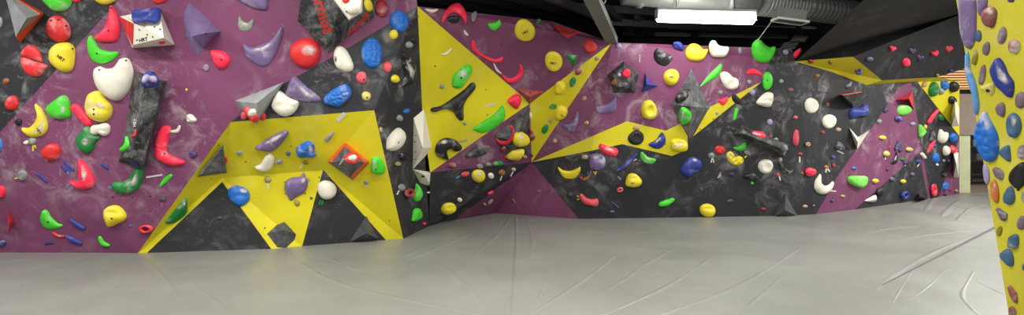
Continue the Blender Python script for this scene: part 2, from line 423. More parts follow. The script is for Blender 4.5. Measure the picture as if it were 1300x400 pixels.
# ------------------------------------------------------------------ back room seen past the wall end
OLV = plain_mat('paint_olive', (196, 200, 158), .7)
tag(MB().box(12.62, 14.5, -.3, 12.98, 14.9, 1.62).build('column', OLV), 'pale olive pier at the end of the climbing wall', 'pillar', None, 'structure')
tag(MB().box(12.6, 14.45, 1.62, 13.75, 14.9, 2.78).build('bulkhead', plain_mat('paint_beige', (150, 132, 120), .7)), 'beige bulkhead panel above the back room opening', 'bulkhead', None, 'structure')
wn = MB().box(15.3, 18.9, 3.3, 17.6, 18.95, 4.2).build('window_1', plain_mat('window_glow', (255, 196, 130), .4, 0, 0, 4, .45)); tag(wn, 'lit slatted window high in the back room', 'window', None, 'structure')
m = MB()
for k in range(9): m.box(15.3, 18.8, 3.32 + k*.095, 17.6, 18.86, 3.352 + k*.095)
m.build('window_slats', plain_mat('slat_dark', (90, 70, 52), .5), wn)
m = MB().box(15.1, 18.72, 3.3, 15.2, 18.8, 4.15); m.build('window_frame', STEEL, wn)
rk = bpy.data.objects.new('storage_shelf', None); rk.location = (15.7, 17, -.02); COL.objects.link(rk)
tag(rk, 'dark storage shelving in the back room past the olive pier', 'shelf')
for x in (15.05, 16.35):
    for y in (16.8, 17.2): MB().box(x - .03, y - .03, -.02, x + .03, y + .03, 1.9).build('post', STEEL, rk)
for z_ in (.3, .75, 1.2, 1.65): MB().box(15.0, 16.75, z_, 16.4, 17.25, z_ + .04).build('shelf_board', plain_mat('shelf_dark', (58, 56, 54), .6), rk)
for i, (x, z_, w, h, c_, l) in enumerate([(15.2, 1.24, .22, .22, (178, 178, 176), 'pale box on the third board of the back room shelf'), (15.3, .79, .3, .2, (120, 116, 112), 'wide grey box low on the back room shelf'),
                                         (15.75, 1.24, .18, .25, (86, 84, 88), 'dark box beside the pale box on the back room shelf'), (15.55, 1.69, .3, .14, (150, 150, 150), 'flat grey box on top of the back room shelf')]):
    bx = MB().box(x, 16.86, z_ + .003, x + w, 17.1, z_ + h).build('storage_box', plain_mat('box_%d' % i, c_, .6)); tag(bx, l, 'box', 'boxes on the back room shelf')
    MB().box(x - .006, 16.854, z_ + h - .03, x + w + .006, 17.108, z_ + h + .008).build('lid', plain_mat('box_%d' % i, c_, .6), bx)
# weathered poles / cables hanging in front of the window
# ------------------------------------------------------------------ hold builders
WALLTREE = BVHTree.FromPolygons(WALL_V, WALL_F)
def unclip(V, Fc, n, most=.04):
    """move a piece straight off the wall until no corner bites into the next facet"""
    for k in range(9):
        W_ = [v + n*(most*k/8) for v in V]
        if not BVHTree.FromPolygons(W_, Fc).overlap(WALLTREE): return W_
    return V
class Tree:
    def __init__(s): s.v, s.f = list(WALL_V), list(WALL_F); s.t = None
    def add(s, V, Fc): k = len(s.v); s.v += V; s.f += [tuple(i + k for i in f) for f in Fc]; s.t = None
    def cast(s, px, py):
        if s.t is None: s.t = BVHTree.FromPolygons(s.v, s.f)
        r = ray(px, py).normalized(); loc, n, i, d = s.t.ray_cast(CAM, r)
        if loc is None: return None, None
        if n.dot(r) > 0: n = -n
        return loc, n
TREE = Tree()
HANDLES, WHERE = {}, {}

def frame(n):
    U = Vector((0, 0, 1)).cross(n)
    U = U.normalized() if U.length > 1e-3 else Vector((1, 0, 0))
    return U, n.cross(U)
def hit(px, py, c, n):
    r = ray(px, py); return CAM + r*((c - CAM).dot(n)/r.dot(n))
def catmull(pts, sub, closed=True):
    n = len(pts); out = []
    for i in range(n if closed else n - 1):
        g = lambda k: pts[k % n] if closed else pts[min(max(k, 0), n - 1)]
        p0, p1, p2, p3 = g(i - 1), g(i), g(i + 1), g(i + 2)
        for s in range(sub):
            t = s/sub
            out.append(tuple(.5*((2*b) + (c - a)*t + (2*a - 5*b + 4*c - d)*t*t + (3*b - a - 3*c + d)*t**3) for a, b, c, d in zip(p0, p1, p2, p3)))
    if not closed: out.append(tuple(pts[-1]))
    return out
def E(cx, cy, rx, ry=None, rot=0): return ('E', cx, cy, rx, rx if ry is None else ry, rot)
def SW(pts, w): return ('S', pts, w)
def V_(pts): return ('V', pts)
def outline(sh):
    if isinstance(sh, list):
        return catmull(sh, 4 if len(sh) < 14 else 3)
    k = sh[0]
    if k == 'E':
        _, cx, cy, rx, ry, rot = sh; n = 36 if max(rx, ry) > 6 else (22 if max(rx, ry) > 2.6 else 14); a = math.radians(rot)
        out = []
        for i in range(n):
            t = 2*math.pi*i/n
            q = 1 + .035*math.sin(2*t + cx) + .03*math.sin(3*t + cy)    # hand-shaped, never a perfect ellipse
            x, y = rx*math.cos(t)*q, ry*math.sin(t)*q
            out.append((cx + x*math.cos(a) - y*math.sin(a), cy + x*math.sin(a) + y*math.cos(a)))
        return out
    if k == 'V':
        out = []; P = sh[1]
        for i, p in enumerate(P):
            q = P[(i + 1) % len(P)]
            for t in (0, .33, .67): out.append((p[0] + (q[0] - p[0])*t, p[1] + (q[1] - p[1])*t))
        return out
    if k == 'S':
        pts = sh[1]; w = sh[2]; c = catmull(pts, 5, False) if len(pts) > 2 else [(pts[0][0] + (pts[1][0] - pts[0][0])*t/4, pts[0][1] + (pts[1][1] - pts[0][1])*t/4) for t in range(5)]
        n = len(c); L, R = [], []
        ws = [w]*n if not isinstance(w, (list, tuple)) else [w[min(int(i/(n - 1)*(len(w) - 1)), len(w) - 2)] + (w[min(int(i/(n - 1)*(len(w) - 1)), len(w) - 2) + 1] - w[min(int(i/(n - 1)*(len(w) - 1)), len(w) - 2)])*((i/(n - 1)*(len(w) - 1)) - min(int(i/(n - 1)*(len(w) - 1)), len(w) - 2)) for i in range(n)]
        for i in range(n):
            dx = c[min(i + 1, n - 1)][0] - c[max(i - 1, 0)][0]; dy = c[min(i + 1, n - 1)][1] - c[max(i - 1, 0)][1]; l = math.hypot(dx, dy) or 1
            L.append((c[i][0] - dy/l*ws[i], c[i][1] + dx/l*ws[i])); R.append((c[i][0] + dy/l*ws[i], c[i][1] - dx/l*ws[i]))
        def cap(p, q0, q1, w_):
            a0 = math.atan2(q0[1] - p[1], q0[0] - p[0]); a1 = math.atan2(q1[1] - p[1], q1[0] - p[0])
            return a0, a1
        def arc(p, a, w_, sgn):
            return [(p[0] + w_*math.cos(a + sgn*t), p[1] + w_*math.sin(a + sgn*t)) for t in (math.pi*.25, math.pi*.5, math.pi*.75)]
        aE = math.atan2(L[-1][1] - c[-1][1], L[-1][0] - c[-1][0]); aS = math.atan2(R[0][1] - c[0][1], R[0][0] - c[0][0])
        return L + arc(c[-1], aE, ws[-1], -1) + R[::-1] + arc(c[0], aS, ws[0], -1)
def centroid(o): return (sum(p[0] for p in o)/len(o), sum(p[1] for p in o)/len(o))

def place(sh, at=None):
    out = outline(sh); c2 = at or centroid(out)
    loc, n = TREE.cast(*c2)
    for k in range(1, 60):      # just past an edge: take the nearest wall
        if loc is not None: break
        loc, n = TREE.cast(c2[0] + k*.3*math.cos(k*2.4), c2[1] + k*.3*math.sin(k*2.4))
    if loc is None: raise RuntimeError('no wall behind %s' % (c2,))
    view = (CAM - loc).normalized(); tilt = 0
    cos = n.dot(view)
    if cos < .5:
        n = (n + view*(.5 - cos)*1.3).normalized(); tilt = .5 - cos
    return out, loc, n, tilt

def dome(out, c, n, prof, h, tilt):
    U, Vv = frame(n)
    P = []
    for p in out:
        q = hit(p[0], p[1], c, n) - c; P.append((q.dot(U), q.dot(Vv)))
    # drop doubled points
    Q = []
    for p in P:
        if not Q or math.dist(p, Q[-1]) > 1e-4: Q.append(p)
    P = Q; N = len(P)
    if sum(P[i - 1][0]*P[i][1] - P[i][0]*P[i - 1][1] for i in range(N)) < 0: P.reverse()
    def dist(x, y):
        b = 1e9
        for i in range(N):
            ax, ay = P[i - 1]; bx, by = P[i]; dx, dy = bx - ax, by - ay
            t = max(0, min(1, ((x - ax)*dx + (y - ay)*dy)/((dx*dx + dy*dy) or 1e-12)))
            d = (ax + dx*t - x)**2 + (ay + dy*t - y)**2
            if d < b: b = d
        return math.sqrt(b)
    x0, x1 = min(p[0] for p in P), max(p[0] for p in P); y0, y1 = min(p[1] for p in P), max(p[1] for p in P)
    g = max(x1 - x0, y1 - y0)/14; cand = []; dm = 0
    x = x0
    while x <= x1:
        y = y0
        while y <= y1:
            if inside((x, y), P): dm = max(dm, dist(x, y))
            y += g
        x += g
    dm = max(dm, min(x1 - x0, y1 - y0)*.1)
    pts = list(P); big = dm > .05
    for fr in ((.1, .3, .6) if big else (.2, .6)):
        for i in range(N):
            ax, ay = P[i - 1]; bx, by = P[(i + 1) % N]; l = math.hypot(bx - ax, by - ay) or 1
            q = (P[i][0] - (by - ay)/l*dm*fr, P[i][1] + (bx - ax)/l*dm*fr)
            if inside(q, P) and dist(*q) > dm*fr*.8: pts.append(q)
    fine = big and prof in ('cobble', 'dish', 'rock', 'lip', 'groove')
    g = max(dm/(8 if fine and prof == 'cobble' else 5 if fine else 3.2 if big else 2.0), max(x1 - x0, y1 - y0)/(34 if fine else 24)); j = 0; y = y0
    while y <= y1:
        x = x0 + (g/2 if j % 2 else 0)
        while x <= x1:
            if inside((x, y), P) and dist(x, y) > dm*.35: pts.append((x, y))
            x += g
        y += g*.87; j += 1
    vo, _, fo, _, _, _ = delaunay_2d_cdt([Vector(p) for p in pts], [(i, (i + 1) % N) for i in range(N)], [], 1, 1e-5)
    H = h*dm*.8; ym, yr = (y0 + y1)/2, max((y1 - y0)/2, 1e-4); xm, xr = (x0 + x1)/2, max((x1 - x0)/2, 1e-4)
    V = []; rnd = random.Random(int(abs(c.x)*1000) + int(c.z*777))
    cells = [(x0 + (i + rnd.uniform(.15, .85))*(x1 - x0)/4, y0 + (j + rnd.uniform(.15, .85))*(y1 - y0)/6) for i in range(4) for j in range(6)]
    lump = [(rnd.uniform(.6, 1.4)*3/dm, rnd.uniform(0, 6.3), rnd.uniform(0, 6.3)) for _ in range(3)]
    for q in vo:
        t = min(1, dist(q.x, q.y)/dm)
        if prof == 'flat': z = min(1, math.sqrt(max(0, 1 - (1 - min(1, t/.35))**2)))
        elif prof == 'wedge': z = t
        else: z = math.sqrt(max(0, 1 - (1 - t)**2))
        u, v = (q.x - xm)/xr, (q.y - ym)/yr
        if prof == 'crest': z *= .75 + .45*v
        if prof == 'lip':  z *= 1 - .38*math.exp(-((v - .45)**2)/.05 - u*u/.5)
        if prof == 'dish':
            e = math.hypot(u, v + .0); z *= 1 - .55*max(0, 1 - (e/.62)**2)
        if prof == 'cobble' and t > .02:
            ds = sorted(math.hypot(q.x - a, q.y - b) for a, b in cells)[:2]
            z *= .72 + .34*min(1, (ds[1] - ds[0])/(.3*dm))**.6
        if prof == 'rock':
            z *= 1 + .16*sum(math.sin(q.x*k + a)*math.sin(q.y*k*1.1 + b) for k, a, b in lump)
        if prof == 'groove': z *= 1 - .2*math.exp(-((v + .35*u*u + .05)**2)/.03)
        V.append(c + U*q.x + Vv*q.y + n*(z*H))
    Fc = [tuple(f) for f in fo]
    if not Fc: raise RuntimeError('empty outline')
    # skirt pushed into the wall and a closing back
    edge = {}
    for f in Fc:
        for i in range(len(f)):
            a, b = f[i], f[(i + 1) % len(f)]
            if (b, a) in edge: del edge[(b, a)]
            else: edge[(a, b)] = 1
    nxt = {a: b for a, b in edge}; loop = [next(iter(nxt))]
    while nxt.get(loop[-1]) is not None and nxt[loop[-1]] != loop[0] and len(loop) < 999: loop.append(nxt[loop[-1]])
    k = len(V); dep = tilt*1.2*dm
    V = [v + n*.0025 for v in V]
    V += [V[i] - n*(.0015 + dep) for i in loop]; m = len(loop)
    Fc += [(loop[(i + 1) % m], loop[i], k + i, k + (i + 1) % m) for i in range(m)]
    Fc.append(tuple(k + i for i in range(m - 1, -1, -1)))
    return V, Fc, dm

def ring(cx, cy, rx, ry, rot, tube, c, n, hk):
    U, Vv = frame(n); a = math.radians(rot); V = []; N, M = 26, 10
    for i in range(N):
        t = 2*math.pi*i/N
        for j in range(M):
            s = 2*math.pi*j/M; rr = 1 - tube + tube*math.cos(s)
            x, y = rx*math.cos(t)*rr, ry*math.sin(t)*rr
            p = hit(cx + x*math.cos(a) - y*math.sin(a), cy + x*math.sin(a) + y*math.cos(a), c, n)
            sc = (hit(cx + rx, cy, c, n) - hit(cx, cy, c, n)).length
            V.append(p + n*(math.sin(s)*tube*sc*hk + tube*sc*hk*.6))
    return V, [(i*M + j, ((i + 1) % N)*M + j, ((i + 1) % N)*M + (j + 1) % M, i*M + (j + 1) % M) for i in range(N) for j in range(M)]

BOLT = plain_mat('bolt_steel', (38, 36, 36), .4)
def bolt_at(par, tree, px, py, r=.013):
    rr = ray(px, py).normalized(); loc, n, _, _ = tree.ray_cast(CAM, rr)
    if loc is None: return
    if n.dot(rr) > 0: n = -n
    U, Vv = frame(n); N = 10
    V = [loc + (U*math.cos(t) + Vv*math.sin(t))*r - n*.004 for t in (2*math.pi*i/N for i in range(N))] + [loc + (U*math.cos(t) + Vv*math.sin(t))*r*.9 + n*.004 for t in (2*math.pi*i/N for i in range(N))] + [loc + (U*math.cos(t) + Vv*math.sin(t))*r*.5 + n*.001 for t in (2*math.pi*i/N for i in range(N))]
    Fc = [(i, (i + 1) % N, N + (i + 1) % N, N + i) for i in range(N)] + [(N + i, N + (i + 1) % N, 2*N + (i + 1) % N, 2*N + i) for i in range(N)] + [tuple(range(2*N, 3*N))]
    link_mesh('bolt', V, Fc, BOLT, par, par.location.copy())

def letters(par, tree, txt, px, py, wpx, ang, mat, flip=1):
    """printed lettering laid on a surface, its baseline running at ang degrees in the picture"""
    cu = bpy.data.curves.new('lettering', 'FONT'); cu.body = txt; cu.align_x = 'CENTER'; cu.align_y = 'CENTER'; cu.resolution_u = 3; cu.offset = .03
    to = bpy.data.objects.new('lettering_source', cu); COL.objects.link(to)
    bpy.context.view_layer.update()
    me = bpy.data.meshes.new_from_object(to.evaluated_get(bpy.context.evaluated_depsgraph_get()))
    bpy.data.objects.remove(to); bpy.data.curves.remove(cu)
    bm = bmesh.new(); bm.from_mesh(me); bmesh.ops.triangulate(bm, faces=bm.faces)
    bmesh.ops.subdivide_edges(bm, edges=[e for e in bm.edges if e.calc_length() > .25], cuts=2)
    xs = [v.co.x for v in bm.verts]; w = (max(xs) - min(xs)) or 1; sc = wpx/w
    a = math.radians(ang); org = par.location.copy()
    for v in bm.verts:
        x, y = v.co.x*sc, v.co.y*sc
        qx, qy = px + x*math.cos(a) + y*math.sin(a), py + x*math.sin(a) - y*math.cos(a)
        rr = ray(qx, qy).normalized(); loc, n, _, _ = tree.ray_cast(CAM, rr)
        if loc is None: loc, n = hit(qx, qy, org, -ray(px, py).normalized()), -rr
        if n.dot(rr) > 0: n = -n
        v.co = loc + n*.004 - org
    m2 = bpy.data.meshes.new('lettering'); bm.to_mesh(m2); bm.free(); bpy.data.meshes.remove(me); m2.materials.append(mat)
    o = bpy.data.objects.new('lettering', m2); COL.objects.link(o); o.parent = par
    return o
INK = plain_mat('print_ink', (48, 44, 40), .6)
REDINK = plain_mat('print_red', (190, 44, 40), .6)

USED = set()
def c_x(sh): return sh[1] if isinstance(sh, tuple) and sh[0] in 'ER' else centroid(outline(sh))[0]
def chalk_mat():
    if 'chalk_smear' in MATS: return MATS['chalk_smear']
    m, nt, b = base_mat('chalk_smear', .8, .2); b.inputs['Base Color'].default_value = lin((222, 212, 208))
    at = nt.nodes.new('ShaderNodeAttribute'); at.attribute_name = 'fade'
    tc = nt.nodes.new('ShaderNodeTexCoord').outputs['Object']
    f = math_(nt, 'MULTIPLY', at.outputs['Fac'], ramp(nt, noise(nt, tc, 14, 5, .65), .3, .62, .25, .85))
    nt.links.new(f, b.inputs['Alpha']); MATS['chalk_smear'] = m; return m
def smear(par, tree, sh):
    """a hand-worn patch of chalk lying on a hold, thinning out towards its rim"""
    out = outline(sh); n = len(out); cx, cy = centroid(out); V, fade = [], []
    for k in range(5):
        q = 1 - k/5
        for x, y in out:
            rr = ray(cx + (x - cx)*q, cy + (y - cy)*q).normalized(); loc, nr, _, _ = tree.ray_cast(CAM, rr)
            if loc is None: return
            if nr.dot(rr) > 0: nr = -nr
            V.append(loc + nr*.003); fade.append(min(1, k/3))
    Fc = [(k*n + i, k*n + (i + 1) % n, (k + 1)*n + (i + 1) % n, (k + 1)*n + i) for k in range(4) for i in range(n)] + [tuple(range(4*n, 5*n))]
    o = link_mesh('chalk_patch', V, Fc, chalk_mat(), par, par.location.copy(), True)
    a = o.data.attributes.new('fade', 'FLOAT', 'POINT')
    for i, f in enumerate(fade): a.data[i].value = f
    o['label'] = 'white chalk patch'
def hold(col, sh, label, prof='dome', h=.85, bolts=(), text=None, smears=(), chalk=.4, cover=.5, name='climbing_hold', cat='climbing hold', group=None, at=None, rough=.5):
    assert label not in USED, label
    USED.add(label)
    if group is None and c_x(sh) > 1217: chalk = max(chalk, .55)      # the old slab is the dustiest
    mat = hold_mat('hold_' + col, HC[col], chalk, rough, cover)
    if isinstance(sh, tuple) and sh[0] == 'R':
        _, cx, cy, rx, ry, rot, tb = sh
        _, c, n, tilt = place(E(cx, cy, rx, ry, rot)); V, Fc = ring(cx, cy, rx, ry, rot, tb, c, n, h)
    else:
        out, c, n, tilt = place(sh, at); V, Fc, dm = dome(out, c, n, prof, h, tilt)
    V = unclip(V, Fc, n)
    o = link_mesh(name, V, Fc, mat, None, c, True)
    x = centroid(outline(sh))[0] if not (isinstance(sh, tuple) and sh[0] == 'R') else sh[1]
    g = group or ('holds on the yellow slab' if x > 1205 and c.y < 5 else 'holds on the left wall' if x < 540 else 'holds in the middle corner' if x < 676 else 'holds on the right wall' if x < 1010 else 'holds on the far wall')
    tag(o, label, cat, g)
    if bolts or text or smears:
        t = BVHTree.FromPolygons(V, Fc)
        for b in bolts: bolt_at(o, t, *b)
        for b in smears: smear(o, t, b)
        if text: letters(o, t, *text, INK)
    return o
def extra(par, name, col, sh, prof='dome', h=.8, chalk=.2, label=None, at=None):
    """a part that sits on its hold, e.g. a chalky cap"""
    out, c, n, tilt = place(sh, at)
    if par.type == 'MESH':
        t = BVHTree.FromPolygons([par.location + v.co for v in par.data.vertices], [tuple(p.vertices) for p in par.data.polygons])
        loc, nr, _, _ = t.ray_cast(CAM, ray(*centroid(out)).normalized())
        if loc is not None: c = loc - n*.012
    V, Fc, _ = dome(out, c, n, prof, h, tilt)
    o = link_mesh(name, V, Fc, hold_mat('hold_' + col, HC[col], chalk), par, par.location.copy(), True)
    if label: o['label'] = label
    return o
def foot(col, sh, label, **k):
    k.setdefault('name', 'foothold'); k.setdefault('cat', 'foothold'); return hold(col, sh, label, **k)
TAPEC = dict(w=(214, 210, 200), y=(222, 196, 60), b=(36, 84, 180), l=(70, 150, 205), g=(34, 130, 60), gy=(150, 148, 146))
def tape(col, pts, label, w=.9, group='tape marks beside holds'):
    assert label not in USED, label
    USED.add(label)
    out, c, n, tilt = place(SW(pts, w)); a, b = pts[0], pts[-1]; dx, dy = b[0] - a[0], b[1] - a[1]; l = math.hypot(dx, dy); nx, ny = -dy/l*w, dx/l*w
    q = [(a[0] + nx, a[1] + ny), (b[0] + nx, b[1] + ny), (b[0] - nx, b[1] - ny), (a[0] - nx, a[1] - ny)]
    top = [hit(*p, c, n) + n*.007 for p in q]; bot = [hit(*p, c, n) + n*.001 for p in q]
    o = link_mesh('tape_strip', top + bot, [(0, 1, 2, 3), (7, 6, 5, 4), (0, 4, 5, 1), (1, 5, 6, 2), (2, 6, 7, 3), (3, 7, 4, 0)], plain_mat('tape_' + col, TAPEC[col], .5), None, c)
    return tag(o, label, 'tape', group)

def volume_mat(col, chalk):
    key = 'volume_%s_%d' % (col, int(chalk*100))
    if key in MATS: return MATS[key]
    m, nt, b = base_mat(key, .6, .35); tc = nt.nodes.new('ShaderNodeTexCoord').outputs['Object']
    s1 = noise(nt, tc, 3.2, 7, .72, .8); s2 = noise(nt, tc, 9, 4, .6, 2.5)
    f = math_(nt, 'MULTIPLY', math_(nt, 'ADD', ramp(nt, s1, .38, .78), ramp(nt, s2, .52, .75, 0, .5)), chalk*.85)
    nt.links.new(mix(nt, f, lin(HC[col]), lin((190, 188, 188))), b.inputs['Base Color'])
    MATS[key] = m; return m
def volume(col, verts, faces, label, chalk=.5, at=None, name='climbing_volume', trims=(), mat=None, anchor=None, smooth=False, solid=True, group='bolted-on wall volumes', cover=.5):
    """faceted wooden volume; verts are (picture x, picture y, height above the wall in m); trims: (part name, colour, faces, label)"""
    assert label not in USED, label
    USED.add(label)
    xs = [(v[0], v[1]) for v in verts]; c2 = anchor or centroid(xs)
    c, n = TREE.cast(*c2)
    P = [hit(v[0], v[1], c + n*(v[2] + .0015), n) for v in verts]
    P = unclip(P, faces, n)
    mt = mat or volume_mat(col, chalk)
    o = link_mesh(name, P, faces, mt, None, c, smooth)
    tag(o, label, 'volume', group)
    TREE.add(P, faces)
    for nm, tc, fs, lb in trims:
        use = sorted({i for f in fs for i in f}); mp = {i: k for k, i in enumerate(use)}
        # a thin board lying just proud of the body
        cen = sum((P[i] for f in fs for i in f), Vector())/sum(len(f) for f in fs)
        Q, FF = [], []
        for f in fs:
            a, b, d = P[f[0]], P[f[1]], P[f[2]]; nn_ = (b - a).cross(d - a).normalized()
            if nn_.dot(CAM - a) < 0: nn_ = -nn_
            k = len(Q); m = len(f); Q += [P[i] + nn_*.012 for i in f] + [P[i] + nn_*.001 for i in f]
            FF += [tuple(range(k, k + m)), tuple(range(k + 2*m - 1, k + m - 1, -1))] + [(k + i, k + m + i, k + m + (i + 1) % m, k + (i + 1) % m) for i in range(m)]
        t = link_mesh(nm, Q, FF, hold_mat('trim_' + tc, HC.get(tc, (226, 88, 40)), .15), o, o.location.copy())
        if lb: t['label'] = lb
    return o, BVHTree.FromPolygons(P, faces)
def fan(n, apex): return [(i, (i + 1) % n, apex) for i in range(n)]
def plate(outer, inner, apex=None):
    """faces of a volume with a base ring, an inner ring and an optional apex"""
    n = outer; fs = [(i, (i + 1) % n, n + (i + 1) % n, n + i) for i in range(n)]
    return fs + ([(n + i, n + (i + 1) % n, 2*n) for i in range(n)] if apex else [tuple(range(n, 2*n))])
HC['orange'] = (226, 86, 40)
# ------------------------------------------------------------------ volumes (built first: holds are bolted on some of them)
volume('gy', [(4, -12, 0), (55, 17, 0), (25, 53, 0), (6, -10, .12), (50.5, 18.3, .12), (20, 46.5, .12), (34, 23, .36)], plate(3, 3, True),
       'grey pyramid volume with orange edges at the top corner of the black panel', .6, trims=[('edge_trim', 'orange', [(0, 1, 4, 3)], 'orange edge board'), ('edge_trim', 'orange', [(1, 2, 5, 4)], 'orange edge board')])
wv, WVT = volume('wh', [(152, 21, 0), (202, 10, 0), (222, 57, 0), (168, 61, 0), (160, 20, .1), (203, 13, .16), (208, 48, .34), (170, 30, .3), (169, 57, .2)],
       [(0, 1, 5, 4), (1, 2, 6, 5), (2, 3, 8, 6), (4, 5, 6, 7), (7, 6, 8), (0, 4, 7), (0, 7, 8), (0, 8, 3)],
       'white faceted volume with a red side face and a blue hold on top', .25, cover=.5, trims=[('side_panel', 'rd', [(0, 7, 8)], 'red side panel')])
letters(wv, WVT, 'HRT', 182, 50.5, 11, -14, INK)
for b in ((177, 38), (196, 34), (203, 37), (187, 44), (194, 47), (174, 51), (164, 31)): bolt_at(wv, WVT, *b, .011)
pv, _ = volume('pu', [(240, 3, 0), (234, 16, 0), (233, 30, 0), (236, 48, 0), (243, 62, 0), (251, 72, 0), (258, 62, 0), (268, 50, 0), (280, 40, 0), (268, 28, 0), (255, 16, 0), (261, 42, .3), (245, 24, .16), (244, 46, .16)],
       [(0, 1, 12), (1, 2, 12), (2, 3, 13, 12), (3, 4, 13), (4, 5, 13), (5, 6, 11, 13), (6, 7, 11), (7, 8, 11), (8, 9, 11), (9, 10, 12, 11), (10, 0, 12), (12, 13, 11)],
       'big purple shark-fin volume with a raised tip on the purple panel', .15, name='fin_volume', cover=.62)
bolt_at(pv, _, 261, 43, .02)
bv, BVT = volume('bk', [(172, 90, 0), (212, 103, 0), (184, 216, 0), (151, 205, 0), (178, 95, .2), (207, 105, .2), (183, 205, .2), (157, 200, .2), (186, 100, .3), (169, 200, .3)],
       [(0, 1, 5, 8, 4), (1, 2, 6, 5), (2, 3, 7, 9, 6), (3, 0, 4, 7), (4, 8, 9, 7), (8, 5, 6, 9)], 'tall black slab volume standing upright on the purple panel', .55)
letters(bv, BVT, 'HRT', 172, 156, 10, -80, plain_mat('print_white', (205, 205, 200), .6))
mv, MVT = volume('bk', [(384, -12, 0), (378, 27, 0), (415, 67, 0), (474, 23, 0), (479, -12, 0), (431, 8, .42)], fan(5, 5), 'large black volume with red lettering at the top of the wall', .5, anchor=(425, 25))
letters(mv, MVT, 'marmot', 408, 10, 66, 74, REDINK)
letters(mv, MVT, 'marmot', 454, 31, 38, -47, REDINK)
volume('wh', [(417, -8, .12), (443, 26, .12), (460, 16, .12), (461, -8, .12), (419, -8, .42), (443, 24, .42), (458, 15, .42), (459, -8, .42)], plate(4, 4), 'white flat plate volume on top of the lettered black volume', .1, cover=.6, anchor=(425, 25))
volume('gy', [(298, 128, 0), (361, 104, 0), (325, 159, 0), (303, 129, .08), (355, 108, .08), (325, 153, .1), (326, 131, .22)], plate(3, 3, True), 'grey triangular volume pointing down over the yellow arch', .45, cover=.55)
volume('dk', [(282, 181, 0), (287, 218, 0), (249, 223, 0), (281, 186, .09), (285, 215, .1), (255, 219, .07)], plate(3, 3), 'flat dark triangular volume on the slanting edge of the yellow arch', .4)
volume('dk', [(438, 182, 0), (468, 206, 0), (447, 228, 0), (417, 206, 0), (438, 186, .1), (463, 206, .1), (446, 223, .1), (422, 206, .1), (440, 203, .26)], plate(4, 4, True),
       'black diamond volume with orange edges on the yellow arch', .5, trims=[('edge_trim', 'orange', [(0, 1, 5, 4)], 'orange edge board'), ('edge_trim', 'orange', [(3, 0, 4, 7)], 'orange edge board'), ('edge_trim', 'orange', [(1, 2, 6, 5)], 'orange edge board')])
volume('dk', [(361, 277, 0), (380, 299, 0), (363, 315, 0), (352, 314, 0), (339, 297, 0), (361, 292, .16)], fan(5, 5), 'plain charcoal diamond volume at the foot of the yellow arch', .3)
volume('dk', [(444, 307, 0), (465, 274, 0), (481, 304, 0), (466, 296, .2)], fan(3, 3), 'dark low pyramid volume at the foot of the black triangle', .15, cover=.65)
wf, WFT = volume('wh', [(525, 150, 0), (538, 139, 0), (551, 187, 0), (524, 215, 0), (537, 188, .22)], fan(4, 4), 'tall white faceted volume on the black edge beside the yellow triangle', .15, cover=.6)
for b in ((528, 172), (527, 180), (535, 187), (527, 193), (527, 202)): bolt_at(wf, WFT, *b, .011)
wf, WFT = volume('wh', [(524, 215, 0), (551, 219, 0), (547, 237, 0), (533, 232, 0), (539, 222, .15)], fan(4, 4), 'small white faceted volume under the tall white one', .15, cover=.6)
bolt_at(wf, WFT, 537, 224, .03)
volume('dr', [(656, 112, 0), (672, 132, 0), (691, 116, 0), (672.5, 123, .12)], fan(3, 3), 'dull red chevron volume in the corner between the yellow panels', .4, anchor=(664, 118))
volume('rd', [(697, 29, 0), (736, 41, 0), (720, 49, 0), (719, 44, .18)], fan(3, 3), 'red wedge volume under the ceiling on the purple corner panel', .3)
volume('bk', [(672, 133, 0), (672, 196, 0), (645, 198, 0), (627, 174, 0), (655, 178, .25)], fan(4, 4), 'black faceted volume carrying a red crescent in the deep corner', .5)
volume('bk', [(792, 78, 0), (811, 94, 0), (806, 118, 0), (779, 118, 0), (771, 95, 0), (792, 85, .16), (805, 96, .16), (801, 112, .16), (783, 112, .16), (778, 96, .16)], plate(5, 5), 'black pentagon volume on the purple right wall', .45)
volume('nv', [(819, 92, 0), (824, 103, 0), (836, 109, 0), (815, 118, 0), (821, 107, .14)], fan(4, 4), 'navy boomerang volume beside the black pentagon volume', .1, name='boomerang_volume', cover=.65)
volume('dk', [(878, 87, 0), (901, 137, 0), (875, 174, 0), (852, 133, 0), (877, 135, .3)], fan(4, 4), 'tall charcoal diamond volume between the two yellow bands', .6)
volume('bk', [(930, 170, 0), (943, 159, 0), (1001, 184, 0), (996, 199, 0), (943, 169, .3), (992, 189, .3)], [(0, 1, 4), (1, 2, 5, 4), (2, 3, 5), (3, 0, 4, 5)], 'long black prism volume slanting across the right wall', .55)
volume('dk', [(982, 276, 0), (997, 247, 0), (1013, 275, 0), (997, 267, .2)], fan(3, 3), 'dark pyramid volume at the foot of the right wall', .15, cover=.65)
volume('bk', [(1066, 121, 0), (1094, 117, 0), (1083, 137, 0), (1070, 121, .3), (1091, 118, .3), (1083, 132, .2)], plate(3, 3), 'black triangular volume with an orange top edge on the far wall', .2, trims=[('edge_trim', 'orange', [(0, 1, 4, 3)], 'orange edge board')])
volume('wh', [(1078, 162, 0), (1089, 174, 0), (1104, 165, 0), (1088, 190, 0), (1089, 180, .2)], fan(4, 4), 'white arrow-shaped volume on the edge of the purple band', .1, cover=.65, anchor=(1086, 178))
volume('rd', [(1137, 127, 0), (1158, 116, 0), (1160, 139, 0), (1152, 127, 0), (1154, 125, .25)], fan(4, 4), 'red folded volume at the top of the purple band', .1, cover=.65, anchor=(1152, 126))
volume('wh', [(1212, 121, 0), (1218, 139, 0), (1217.5, 160, 0), (1208, 161, 0), (1207, 145, 0), (1213, 145, .35)], fan(5, 5), 'tall pale volume at the very end of the far wall by the yellow panel', .4, anchor=(1212, 145))
